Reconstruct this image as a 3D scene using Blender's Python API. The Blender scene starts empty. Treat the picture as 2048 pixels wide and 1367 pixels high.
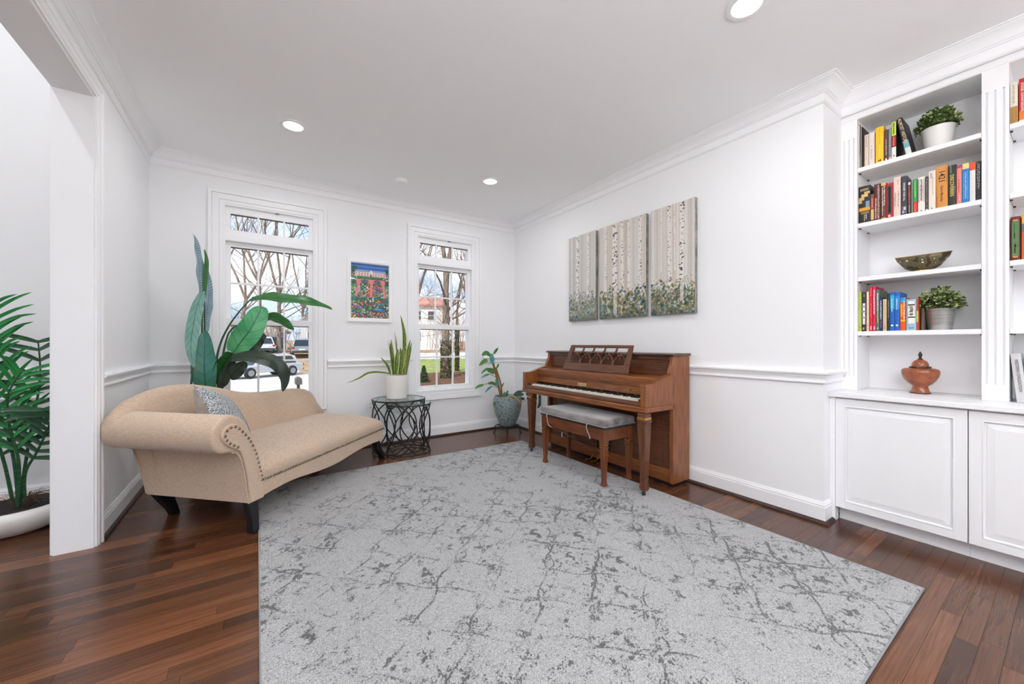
import bpy, bmesh, math, random
import numpy as np
from mathutils import Vector, Matrix, noise as mnoise
R = math.radians
random.seed(7)
sc = bpy.context.scene
C = sc.collection

# ------------------------------------------------------------------ camera
cam_d = bpy.data.cameras.new('camera')
cam_d.sensor_fit = 'HORIZONTAL'; cam_d.sensor_width = 36.0
cam_d.lens = 762.3 * 36.0 / 2048.0
cam_d.shift_y = 2.8 / 2048.0
cam_d.clip_start = 0.05; cam_d.clip_end = 400
cam = bpy.data.objects.new('camera', cam_d); C.objects.link(cam)
cam.location = (0, 0, 1.08); cam.rotation_euler = (R(90), 0, R(-33.822))
sc.camera = cam

# ------------------------------------------------------------------ world, sun, exposure
sc.view_settings.view_transform = 'Standard'; sc.view_settings.look = 'None'
sc.view_settings.gamma = 1.0; sc.view_settings.use_curve_mapping = False
EXPOSURE = 0.28
sc.view_settings.exposure = EXPOSURE
try:
    sc.cycles.use_denoising = True
    sc.cycles.max_bounces = 12; sc.cycles.diffuse_bounces = 7; sc.cycles.glossy_bounces = 3; sc.cycles.transparent_max_bounces = 16
    sc.cycles.sample_clamp_indirect = 8.0
except Exception:
    pass
LAMP_W = 5.6
FILL_W = 46.0
SKY = 1.25
SUN = 3.2

def s2l(c):
    c = c / 255.0
    return c / 12.92 if c <= 0.04045 else ((c + 0.055) / 1.055) ** 2.4
def rgb(r, g, b): return (s2l(r), s2l(g), s2l(b), 1.0)

world = bpy.data.worlds.new('sky'); sc.world = world; world.use_nodes = True
nt = world.node_tree; nt.nodes.clear()
wo = nt.nodes.new('ShaderNodeOutputWorld'); bg = nt.nodes.new('ShaderNodeBackground')
tc = nt.nodes.new('ShaderNodeTexCoord'); nz = nt.nodes.new('ShaderNodeTexNoise')
mp = nt.nodes.new('ShaderNodeMapping'); mp.inputs['Scale'].default_value = (1.6, 1.6, 4.0)
nz.inputs['Scale'].default_value = 2.2; nz.inputs['Detail'].default_value = 5
cr = nt.nodes.new('ShaderNodeValToRGB')
cr.color_ramp.elements[0].position = 0.40; cr.color_ramp.elements[0].color = rgb(158, 192, 236)
cr.color_ramp.elements[1].position = 0.62; cr.color_ramp.elements[1].color = rgb(244, 248, 255)
nt.links.new(tc.outputs['Generated'], mp.inputs['Vector']); nt.links.new(mp.outputs['Vector'], nz.inputs['Vector'])
nt.links.new(nz.outputs['Fac'], cr.inputs['Fac']); nt.links.new(cr.outputs['Color'], bg.inputs['Color'])
bg.inputs['Strength'].default_value = SKY
nt.links.new(bg.outputs['Background'], wo.inputs['Surface'])

sun_d = bpy.data.lights.new('sun', 'SUN'); sun_d.energy = SUN; sun_d.angle = R(0.6); sun_d.color = (1.0, 0.95, 0.87)
sun = bpy.data.objects.new('sun', sun_d); C.objects.link(sun)
sun.rotation_euler = Vector((0.50, 0.55, -0.78)).to_track_quat('-Z', 'Y').to_euler(); sun.location = (0, 0, 30)

# ------------------------------------------------------------------ tagging helpers
def tag(o, label=None, cat=None, group=None, kind=None):
    if label: o['label'] = label
    if cat: o['category'] = cat
    if group: o['group'] = group
    if kind: o['kind'] = kind
    return o
def thing(name, label, cat, loc=(0, 0, 0), rotz=0.0, group=None):
    o = bpy.data.objects.new(name, None); C.objects.link(o)
    o.empty_display_size = 0.05
    o.location = loc; o.rotation_euler = (0, 0, rotz)
    return tag(o, label, cat, group)

class MB:
    """collects geometry for ONE mesh object"""
    def __init__(s): s.v = []; s.f = []; s.uv = None; s.mi = []; s.cm = 0
    def face(s, idx): s.f.append(tuple(idx)); s.mi.append(s.cm)
    def m(s, i): s.cm = i; return s
    def box(s, x0, x1, y0, y1, z0, z1):
        b = len(s.v)
        s.v += [(x0,y0,z0),(x1,y0,z0),(x1,y1,z0),(x0,y1,z0),(x0,y0,z1),(x1,y0,z1),(x1,y1,z1),(x0,y1,z1)]
        for q in ((0,3,2,1),(4,5,6,7),(0,1,5,4),(1,2,6,5),(2,3,7,6),(3,0,4,7)): s.face([b+k for k in q])
        return s
    def mbox(s, M, hx, hy, hz):
        b = len(s.v)
        for z in (-hz, hz):
            for (x, y) in ((-hx,-hy),(hx,-hy),(hx,hy),(-hx,hy)): s.v.append(tuple(M @ Vector((x, y, z))))
        for q in ((0,3,2,1),(4,5,6,7),(0,1,5,4),(1,2,6,5),(2,3,7,6),(3,0,4,7)): s.face([b+k for k in q])
        return s
    def frustum(s, cx, cy, z0, z1, a0, b0, a1, b1, dx=0, dy=0):
        b = len(s.v)
        for (z, a, c, ox, oy) in ((z0, a0, b0, 0, 0), (z1, a1, b1, dx, dy)):
            for (x, y) in ((-1,-1),(1,-1),(1,1),(-1,1)): s.v.append((cx+ox+x*a, cy+oy+y*c, z))
        for q in ((0,3,2,1),(4,5,6,7),(0,1,5,4),(1,2,6,5),(2,3,7,6),(3,0,4,7)): s.face([b+k for k in q])
        return s
    def prism(s, out, axis, a, b):
        k = len(s.v); n = len(out)
        for t in (a, b):
            for (p, q) in out:
                s.v.append((t, p, q) if axis == 'x' else (p, t, q) if axis == 'y' else (p, q, t))
        s.face(range(k, k+n)); s.face(range(k+2*n-1, k+n-1, -1))
        for i in range(n):
            j = (i+1) % n
            s.face((k+i, k+j, k+n+j, k+n+i))
        return s
    def ring(s, out, inn, axis, a, b):
        """frame: outer and inner outlines with equal counts, extruded"""
        k = len(s.v); n = len(out)
        for t in (a, b):
            for L in (out, inn):
                for (p, q) in L:
                    s.v.append((t, p, q) if axis == 'x' else (p, t, q) if axis == 'y' else (p, q, t))
        for i in range(n):
            j = (i+1) % n
            s.face((k+i, k+j, k+n+j, k+n+i)); s.face((k+2*n+i, k+3*n+i, k+3*n+j, k+2*n+j))
            s.face((k+i, k+2*n+i, k+2*n+j, k+j)); s.face((k+n+i, k+n+j, k+3*n+j, k+3*n+i))
        return s
    def rectring(s, x0, x1, z0, z1, w, axis, a, b, w2=None):
        w2 = w if w2 is None else w2
        return s.ring([(x0,z0),(x1,z0),(x1,z1),(x0,z1)], [(x0+w,z0+w2),(x1-w,z0+w2),(x1-w,z1-w2),(x0+w,z1-w2)], axis, a, b)
    def lathe(s, prof, c=(0,0,0), n=32, sx=1.0, sy=1.0, cap=True):
        k = len(s.v); m = len(prof)
        for (r, z) in prof:
            for i in range(n):
                a = 2*math.pi*i/n
                s.v.append((c[0]+r*math.cos(a)*sx, c[1]+r*math.sin(a)*sy, c[2]+z))
        for j in range(m-1):
            for i in range(n):
                i2 = (i+1) % n
                s.face((k+j*n+i, k+j*n+i2, k+(j+1)*n+i2, k+(j+1)*n+i))
        if cap:
            s.face([k+i for i in range(n-1, -1, -1)]); s.face([k+(m-1)*n+i for i in range(n)])
        return s
    def tube(s, pts, r, n=8, cap=True, closed=False):
        pts = [Vector(p) for p in pts]; m = len(pts); k = len(s.v)
        rs = r if isinstance(r, (list, tuple)) else [r]*m
        prev = None
        for i, p in enumerate(pts):
            if closed: t = pts[(i+1) % m] - pts[i-1]
            else: t = pts[min(i+1, m-1)] - pts[max(i-1, 0)]
            if t.length < 1e-9: t = Vector((0,0,1))
            t.normalize()
            if prev is None:
                a = Vector((0,0,1)) if abs(t.z) < 0.9 else Vector((1,0,0))
                x = t.cross(a).normalized()
            else:
                x = prev - t*prev.dot(t)
                if x.length < 1e-6: x = t.cross(Vector((1,0,0.3)))
                x.normalize()
            prev = x; y = t.cross(x)
            for q in range(n):
                a = 2*math.pi*q/n
                s.v.append(tuple(p + (x*math.cos(a) + y*math.sin(a))*rs[i]))
        for i in range(m if closed else m-1):
            i2 = (i+1) % m
            for q in range(n):
                q2 = (q+1) % n
                s.face((k+i*n+q, k+i*n+q2, k+i2*n+q2, k+i2*n+q))
        if cap and not closed:
            s.face([k+q for q in range(n-1, -1, -1)]); s.face([k+(m-1)*n+q for q in range(n)])
        return s
    def grid(s, P, cu=False, cv=False):
        k = len(s.v); a = len(P); b = len(P[0])
        for row in P: s.v += [tuple(p) for p in row]
        for i in range(a if cu else a-1):
            i2 = (i+1) % a
            for j in range(b if cv else b-1):
                j2 = (j+1) % b
                s.face((k+i*b+j, k+i2*b+j, k+i2*b+j2, k+i*b+j2))
        return s
    def sphere(s, c, r, nu=12, nv=8, sx=1, sy=1, sz=1):
        P = []
        for j in range(nv+1):
            t = math.pi*j/nv
            P.append([(c[0]+r*sx*math.sin(t)*math.cos(2*math.pi*i/nu), c[1]+r*sy*math.sin(t)*math.sin(2*math.pi*i/nu), c[2]+r*sz*math.cos(t)) for i in range(nu)])
        return s.grid(P, cv=True)
    def mesh(s, name, mats, smooth=False, origin=(0,0,0), recalc=True, ang=38):
        me = bpy.data.meshes.new(name)
        ox, oy, oz = origin
        v = [(x-ox, y-oy, z-oz) for (x, y, z) in s.v] if origin != (0,0,0) else s.v
        me.from_pydata(v, [], s.f)
        if not isinstance(mats, (list, tuple)): mats = [mats]
        for m in mats: me.materials.append(m)
        if len(mats) > 1: me.polygons.foreach_set('material_index', s.mi)
        if recalc:
            bm = bmesh.new(); bm.from_mesh(me)
            bmesh.ops.remove_doubles(bm, verts=bm.verts, dist=1e-6)
            bmesh.ops.recalc_face_normals(bm, faces=bm.faces); bm.to_mesh(me); bm.free()
        if smooth:
            me.polygons.foreach_set('use_smooth', [True]*len(me.polygons))
            if ang < 180: me.set_sharp_from_angle(angle=R(ang))
        me.update()
        return me
    def build(s, name, mats, parent=None, smooth=False, bevel=0, seg=2, origin=(0,0,0), recalc=True, ang=38):
        o = bpy.data.objects.new(name, s.mesh(name, mats, smooth, origin, recalc, ang)); C.objects.link(o)
        if parent is not None: o.parent = parent
        elif origin != (0,0,0): o.location = origin
        if bevel:
            md = o.modifiers.new('bevel', 'BEVEL'); md.width = bevel; md.segments = seg; md.limit_method = 'ANGLE'; md.angle_limit = R(40)
            o.data.polygons.foreach_set('use_smooth', [True]*len(o.data.polygons))
            o.data.set_sharp_from_angle(angle=R(50))
        return o

def inst(name, mesh, parent=None, loc=(0,0,0), rot=(0,0,0), scale=(1,1,1)):
    o = bpy.data.objects.new(name, mesh); C.objects.link(o)
    if parent is not None: o.parent = parent
    o.location = loc; o.rotation_euler = rot; o.scale = scale
    return o
def struct(o): o['kind'] = 'structure'; return o

def sweep(path, prof, closed_prof=True):
    """moulding: path = XY polyline with the room on its right hand, prof = (offset from wall, z)"""
    n = len(path); nrm = []
    for i in range(n-1):
        d = Vector((path[i+1][0]-path[i][0], path[i+1][1]-path[i][1])).normalized(); nrm.append(Vector((d.y, -d.x)))
    P = []
    for i in range(n):
        if i == 0: o = nrm[0]
        elif i == n-1: o = nrm[-1]
        else:
            a, b = nrm[i-1], nrm[i]; o = (a+b); o = o/(1+a.dot(b)) if 1+a.dot(b) > 1e-6 else a
        P.append([(path[i][0]+o.x*d, path[i][1]+o.y*d, z) for (d, z) in prof])
    mb = MB(); k = len(prof)
    mb.grid(P, cv=closed_prof)
    mb.face(range(k)); mb.face(range((n-1)*k+k-1, (n-1)*k-1, -1))
    return mb

# ------------------------------------------------------------------ materials
MATS = {}
def nodes(name):
    m = bpy.data.materials.new(name); m.use_nodes = True
    t = m.node_tree; b = t.nodes['Principled BSDF']
    return m, t, b
def setp(b, col=None, rough=None, metal=None, spec=None, coat=None, sheen=None, trans=None):
    if col is not None: b.inputs['Base Color'].default_value = col
    if rough is not None: b.inputs['Roughness'].default_value = rough
    if metal is not None: b.inputs['Metallic'].default_value = metal
    if spec is not None: b.inputs['Specular IOR Level'].default_value = spec
    if coat is not None: b.inputs['Coat Weight'].default_value = coat; b.inputs['Coat Roughness'].default_value = 0.12
    if sheen is not None: b.inputs['Sheen Weight'].default_value = sheen; b.inputs['Sheen Roughness'].default_value = 0.5
def pm(name, col, rough=0.5, metal=0.0, spec=0.5, col2=None, scale=(1,1,1), ns=8.0, detail=4.0, lo=0.35, hi=0.65,
       bump=0.0, bscale=None, world=False, coat=None, sheen=None, bdist=0.002):
    if name in MATS: return MATS[name]
    m, t, b = nodes(name); setp(b, col, rough, metal, spec, coat, sheen)
    if col2 is not None or bump:
        if world: src = t.nodes.new('ShaderNodeNewGeometry').outputs['Position']
        else: src = t.nodes.new('ShaderNodeTexCoord').outputs['Object']
        mp = t.nodes.new('ShaderNodeMapping'); mp.inputs['Scale'].default_value = scale
        t.links.new(src, mp.inputs['Vector'])
        n = t.nodes.new('ShaderNodeTexNoise'); n.inputs['Scale'].default_value = ns; n.inputs['Detail'].default_value = detail
        t.links.new(mp.outputs['Vector'], n.inputs['Vector'])
        if col2 is not None:
            r = t.nodes.new('ShaderNodeValToRGB'); r.color_ramp.elements[0].position = lo; r.color_ramp.elements[1].position = hi
            r.color_ramp.elements[0].color = col; r.color_ramp.elements[1].color = col2
            t.links.new(n.outputs['Fac'], r.inputs['Fac']); t.links.new(r.outputs['Color'], b.inputs['Base Color'])
        if bump:
            h = n
            if bscale:
                h = t.nodes.new('ShaderNodeTexNoise'); h.inputs['Scale'].default_value = bscale; h.inputs['Detail'].default_value = 3
                t.links.new(mp.outputs['Vector'], h.inputs['Vector'])
            bp = t.nodes.new('ShaderNodeBump'); bp.inputs['Strength'].default_value = bump; bp.inputs['Distance'].default_value = bdist
            t.links.new(h.outputs['Fac'], bp.inputs['Height']); t.links.new(bp.outputs['Normal'], b.inputs['Normal'])
    MATS[name] = m
    return m
def emit(name, col, strength):
    m, t, b = nodes(name); setp(b, (1,1,1,1), 0.6)
    b.inputs['Emission Color'].default_value = col; b.inputs['Emission Strength'].default_value = strength
    return m
def vcol(name, rough=0.6, attr='col', bump=0.0, ns=200, spec=0.4):
    m, t, b = nodes(name); setp(b, None, rough, 0, spec)
    a = t.nodes.new('ShaderNodeVertexColor'); a.layer_name = attr
    t.links.new(a.outputs['Color'], b.inputs['Base Color'])
    if bump:
        n = t.nodes.new('ShaderNodeTexNoise'); n.inputs['Scale'].default_value = ns
        bp = t.nodes.new('ShaderNodeBump'); bp.inputs['Strength'].default_value = bump; bp.inputs['Distance'].default_value = 0.002
        t.links.new(t.nodes.new('ShaderNodeTexCoord').outputs['Object'], n.inputs['Vector'])
        t.links.new(n.outputs['Fac'], bp.inputs['Height']); t.links.new(bp.outputs['Normal'], b.inputs['Normal'])
    return m
def pane_mat(name, tint=(1,1,1,1), refl=0.5):
    m = bpy.data.materials.new(name); m.use_nodes = True; t = m.node_tree; t.nodes.clear()
    o = t.nodes.new('ShaderNodeOutputMaterial'); tr = t.nodes.new('ShaderNodeBsdfTransparent'); tr.inputs['Color'].default_value = tint
    g = t.nodes.new('ShaderNodeBsdfGlossy'); g.inputs['Roughness'].default_value = 0.02
    fr = t.nodes.new('ShaderNodeFresnel'); ge = t.nodes.new('ShaderNodeNewGeometry')
    io = t.nodes.new('ShaderNodeMapRange'); io.inputs['To Min'].default_value = 1.45; io.inputs['To Max'].default_value = 1/1.45
    t.links.new(ge.outputs['Backfacing'], io.inputs['Value']); t.links.new(io.outputs['Result'], fr.inputs['IOR'])
    mu = t.nodes.new('ShaderNodeMath'); mu.operation = 'MULTIPLY'; mu.inputs[1].default_value = refl
    mx = t.nodes.new('ShaderNodeMixShader')
    t.links.new(fr.outputs['Fac'], mu.inputs[0]); t.links.new(mu.outputs[0], mx.inputs['Fac'])
    t.links.new(tr.outputs[0], mx.inputs[1]); t.links.new(g.outputs[0], mx.inputs[2]); t.links.new(mx.outputs[0], o.inputs['Surface'])
    return m
def wood(name, c1, c2, axis, rough=0.35, coat=0.15, ns=6.0, stretch=14.0, bump=0.03):
    sc_ = [stretch]*3; sc_['xyz'.index(axis)] = 1.0
    return pm(name, c1, rough, 0, 0.4, c2, tuple(sc_), ns, 6.0, 0.32, 0.68, bump, None, False, coat)

WALL = pm('wall_paint', rgb(244, 244, 245), 0.85, spec=0.2)
CEIL = pm('ceiling_paint', rgb(250, 250, 251), 0.92, spec=0.1)
TRIM = pm('trim_paint', rgb(246, 246, 247), 0.42, spec=0.4)
CAB = pm('cabinet_paint', rgb(244, 244, 245), 0.4, spec=0.4)
SHOE = pm('shoe_wood', rgb(58, 36, 27), 0.35)
PANE = pane_mat('window_glass', refl=0.35)
TABLEGLASS = pane_mat('table_glass', (0.86, 0.95, 0.93, 1), 1.0)

# floor wood: narrow oak strips along X, stained dark
def floor_mat():
    m, t, b = nodes('oak_floor'); setp(b, None, 0.22, 0, 0.5)
    g = t.nodes.new('ShaderNodeNewGeometry'); oi = t.nodes.new('ShaderNodeObjectInfo')
    ad = t.nodes.new('ShaderNodeMath'); ad.operation = 'ADD'
    t.links.new(g.outputs['Random Per Island'], ad.inputs[0]); t.links.new(oi.outputs['Random'], ad.inputs[1])
    fr = t.nodes.new('ShaderNodeMath'); fr.operation = 'FRACT'; t.links.new(ad.outputs[0], fr.inputs[0])
    mp = t.nodes.new('ShaderNodeMapping'); mp.inputs['Scale'].default_value = (2.2, 55, 1)
    cx = t.nodes.new('ShaderNodeCombineXYZ'); mu = t.nodes.new('ShaderNodeMath'); mu.operation = 'MULTIPLY'; mu.inputs[1].default_value = 37.0
    t.links.new(fr.outputs[0], mu.inputs[0]); t.links.new(mu.outputs[0], cx.inputs['X']); t.links.new(mu.outputs[0], cx.inputs['Z'])
    t.links.new(g.outputs['Position'], mp.inputs['Vector']); t.links.new(cx.outputs[0], mp.inputs['Location'])
    n = t.nodes.new('ShaderNodeTexNoise'); n.inputs['Scale'].default_value = 2.0; n.inputs['Detail'].default_value = 6; n.inputs['Distortion'].default_value = 0.6
    t.links.new(mp.outputs[0], n.inputs['Vector'])
    r1 = t.nodes.new('ShaderNodeValToRGB'); e = r1.color_ramp.elements
    e[0].position = 0.0; e[0].color = rgb(70, 42, 27); e[1].position = 1.0; e[1].color = rgb(122, 77, 50)
    k = e.new(0.35); k.color = rgb(88, 53, 34); k = e.new(0.75); k.color = rgb(98, 60, 38)
    t.links.new(fr.outputs[0], r1.inputs['Fac'])
    r2 = t.nodes.new('ShaderNodeValToRGB'); e = r2.color_ramp.elements
    e[0].position = 0.3; e[0].color = (0.62, 0.60, 0.58, 1); e[1].position = 0.68; e[1].color = (1.12, 1.12, 1.12, 1)
    t.links.new(n.outputs['Fac'], r2.inputs['Fac'])
    mx = t.nodes.new('ShaderNodeMix'); mx.data_type = 'RGBA'; mx.blend_type = 'MULTIPLY'; mx.inputs['Factor'].default_value = 1.0
    t.links.new(r1.outputs['Color'], mx.inputs['A']); t.links.new(r2.outputs['Color'], mx.inputs['B'])
    t.links.new(mx.outputs['Result'], b.inputs['Base Color'])
    rr = t.nodes.new('ShaderNodeMapRange'); rr.inputs['To Min'].default_value = 0.30; rr.inputs['To Max'].default_value = 0.17
    t.links.new(n.outputs['Fac'], rr.inputs['Value']); t.links.new(rr.outputs['Result'], b.inputs['Roughness'])
    bp = t.nodes.new('ShaderNodeBump'); bp.inputs['Strength'].default_value = 0.08; bp.inputs['Distance'].default_value = 0.001
    t.links.new(n.outputs['Fac'], bp.inputs['Height']); t.links.new(bp.outputs['Normal'], b.inputs['Normal'])
    return m
FLOOR = floor_mat()
SUBF = pm('subfloor', rgb(30, 19, 14), 0.8)

# ================================================================== ROOM SHELL
XR, YW, XL, ZC = 2.829, 4.169, -0.718, 2.65
XB = 3.43            # back of the bookcase niche
YN = 0.861           # end of the right wall, start of the niche
YREAR = -2.6
XF = -3.3            # far side of the foyer
YF = 3.94            # foyer far wall

# ---- floor with individual strips
fl = struct(MB().box(XF-.15, XB+.4, YREAR-.15, YW+.2, -0.12, -0.012).build('floor', SUBF))
PW = 0.0572
pbm = MB().box(0, 1, 0, 1, -0.011, 0.0)
pme = pbm.mesh('plank', FLOOR)
vis_boxes = [(XF, 0.10, 1.25, YW), (0.0, XR, 3.30, YW), (2.34, 3.06, -0.12, 3.40), (-0.9, 0.10, 0.55, 1.3), (1.4, 2.5, -0.15, 0.45)]
rest = MB(); n_pl = 0; rng = random.Random(3)
cand = []
row = 0; y = YREAR
while y < YW:
    x = XF + rng.uniform(-0.9, 0)
    while x < XB:
        L = rng.choice((0.32, 0.45, 0.6, 0.75, 0.9, 1.1, 1.3)) * rng.uniform(0.9, 1.1)
        x0, x1, y0, y1 = max(x, XF), min(x+L, XB), y, min(y+PW, YW)
        x += L
        if x1 - x0 < 0.02: continue
        ok = any(x1 > a and x0 < b and y1 > c and y0 < d for (a, b, c, d) in vis_boxes)
        # left and foyer area: only what lies inside the view cone
        if ok and x1 < 0.0 and x1 < -0.36*y1: ok = False
        cand.append((ok, math.hypot((x0+x1)/2, (y0+y1)/2), x0, x1, y0, y1))
    y += PW
vis = sorted([c for c in cand if c[0]], key=lambda c: c[1])
show = set(id(c) for c in vis[:295])
for c in cand:
    _, _, x0, x1, y0, y1 = c
    if id(c) in show:
        inst('plank', pme, fl, (x0+.0004, y0+.0004, 0), (0,0,0), (x1-x0-.0008, y1-y0-.0008, 1))
    else:
        rest.box(x0+.0004, x1-.0004, y0+.0004, y1-.0004, -0.011, 0)
tag(rest.build('plank_field', FLOOR, fl, recalc=False), kind='stuff')

# ---- ceiling and walls
ZFO = 4.8
struct(MB().box(XL-.142, XB+.4, YREAR-.15, YW+.2, ZC, ZC+0.15).build('ceiling', CEIL))
struct(MB().box(XF-.15, XL, YREAR-.15, YW+.2, ZFO, ZFO+0.15).build('ceiling_foyer', CEIL))
WIN = [(-0.24, 0.47), (1.50, 2.21)]          # inner casing edges of both windows
WZ0, WZ1 = 0.537, 2.305
wb = MB()
xs = [XL-.15, WIN[0][0], WIN[0][1], WIN[1][0], WIN[1][1], XB+.4]
for i in range(0, 6, 2): wb.box(xs[i], xs[i+1], YW, YW+.2, 0, ZC)
for (a, b) in WIN:
    wb.box(a, b, YW, YW+.2, 0, WZ0); wb.box(a, b, YW, YW+.2, WZ1, ZC)
struct(wb.build('wall_back', WALL))
struct(MB().box(XR, XB+.4, YN, YW, 0, ZC).build('wall_right', WALL))
struct(MB().box(XB, XB+.4, YREAR, YN, 0, ZC).build('wall_niche', WALL))
OP0, OP1, OPZ = 0.30, 2.921, 2.397           # wide opening to the foyer
lw = MB().box(XL-.142, XL, OP1, YW, 0, ZC).box(XL-.143, XL-.142, OP0, YF, ZC, ZC+.15).box(XL-.142, XL, OP0, OP1, OPZ, ZC).box(XL-.142, XL, YREAR, OP0, 0, ZC)
struct(lw.build('wall_left', WALL))
struct(MB().box(XL-.142, XL, YREAR-.15, YW+.2, ZC+.15, ZFO).build('wall_left_upper', WALL))
struct(MB().box(XF-.15, XL-.142, YF, YW+.2, 0, ZFO).build('wall_foyer', WALL))
struct(MB().box(XF-.15, XF, YREAR, YF, 0, ZFO).build('wall_entry', WALL))
# rear wall behind the camera, with unseen windows added to bring in daylight
rb = MB(); FILL_WIN = [(-2.9, -1.3), (-0.45, 1.15), (1.55, 3.1)]
xx = [XF-.15] + [q for w in FILL_WIN for q in w] + [XB+.4]
for i in range(0, len(xx), 2): rb.box(xx[i], xx[i+1], YREAR-.15, YREAR, 0, ZC)
for (a, b) in FILL_WIN: rb.box(a, b, YREAR-.15, YREAR, 0, 0.08); rb.box(a, b, YREAR-.15, YREAR, 2.5, ZC)
rb.box(XF-.15, XL, YREAR-.15, YREAR, ZC, ZFO)
struct(rb.build('wall_rear', WALL))
for i, (a, b) in enumerate(FILL_WIN):
    w = MB().rectring(a, b, .08, 2.5, .06, 'y', YREAR-.12, YREAR-.03)
    w.box((a+b)/2-.02, (a+b)/2+.02, YREAR-.1, YREAR-.05, .14, 2.44); w.box(a+.06, b-.06, YREAR-.1, YREAR-.05, 1.3, 1.34)
    o = struct(w.build('window_%d' % (i+3), TRIM))  # frame of an unseen opening added for daylight
    MB().box(a+.06, b-.06, YREAR-.085, YREAR-.081, .14, 2.44).build('pane', PANE, o)

# ---- crown moulding
crown = [(0,2.523),(.006,2.523),(.014,2.530),(.014,2.536),(.008,2.541),(.008,2.581),(.017,2.583),(.020,2.590),(.026,2.592),(.030,2.604),(.044,2.622),(.062,2.634),(.070,2.637),(.074,2.643),(.085,2.644),(.085,2.65),(0,2.65)]
UX = 3.13            # face of the upper bookcase
path = [(XL, YREAR), (XL, YW), (XR, YW), (XR, YN), (UX-.012, YN), (UX-.012, YREAR)]
struct(sweep(path, crown).build('trim_1', TRIM, smooth=True, ang=25))
# ---- chair rail
rail = [(0,.838),(.012,.838),(.016,.842),(.016,.850),(.012,.856),(.012,.868),(.018,.876),(.020,.888),(.031,.893),(.033,.902),(.028,.910),(.012,.916),(0,.916)]
for i, p in enumerate([[(XL, OP1+.068), (XL, YW), (-0.347, YW)], [(.583, YW), (1.441, YW)], [(2.352, YW), (XR, YW), (XR, YN), (UX, YN)], [(XF, YF), (XL-.142, YF)]]):
    struct(sweep(p, rail).build('trim_%d' % (i+2), TRIM, smooth=True, ang=30))
# wainscot panel moulding in the foyer
pmz = MB(); pr = [(0,.70),(.012,.705),(.014,.715),(.006,.722),(0,.722)]
struct(sweep([(XF, YF), (XL-.3, YF)], pr).build('trim_6', TRIM))
# ---- baseboards with stained shoe moulding
base = [(0,0),(.014,0),(.014,.096),(.011,.101),(.012,.108),(.008,.114),(.006,.121),(.004,.126),(0,.126)]
shoe = [(.014,0),(.033,0),(.032,.008),(.027,.015),(.020,.019),(.014,.020)]
for nm, p in (('left', [(XL, OP1+.068), (XL, YW)]), ('back', [(XL+.014, YW), (XR-.014, YW)]), ('right', [(XR, YW), (XR, YN), (2.925, YN)]), ('foyer', [(XF, YF), (XL-.142, YF)])):
    o = struct(sweep(p, base).build('baseboard_' + nm, TRIM, smooth=True, ang=30))
    sweep(p, shoe).build('shoe_moulding', SHOE, o, smooth=True, ang=50)
# ---- cased opening on the left
jx0, jx1 = XL-.142, XL
jb = MB().box(jx0-.002, jx1+.002, OP1-.014, OP1, 0, OPZ).box(jx0-.002, jx1+.002, OP0, OP1-.014, OPZ-.014, OPZ).box(jx0-.002, jx1+.002, OP0, OP0+.014, 0, OPZ)
oc = struct(jb.build('trim_7', TRIM))
cas = [(0, 0), (.0, .012), (.010, .014), (.014, .018), (.040, .019), (.046, .024), (.056, .026), (.066, .022), (.070, 0)]
def casing_bar(s, x, sgn):
    # outline in (distance from opening, proud of wall)
    b = MB()
    for (y0, z0, dirn) in ((OP1, 0, 'v'),):
        b.prism([(x+sgn*q, OP1-.004+p) for (p, q) in cas], 'z', 0, OPZ+.066)
        b.prism([(x+sgn*q, OPZ-.004+p) for (p, q) in cas], 'y', OP0-.066, OP1+.066)
        b.prism([(x+sgn*q, OP0+.004-p) for (p, q) in cas], 'z', 0, OPZ+.066)
    return b.build(s, TRIM, oc)
casing_bar('casing', XL, 1); casing_bar('casing', XL-.142, -1)

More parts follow.
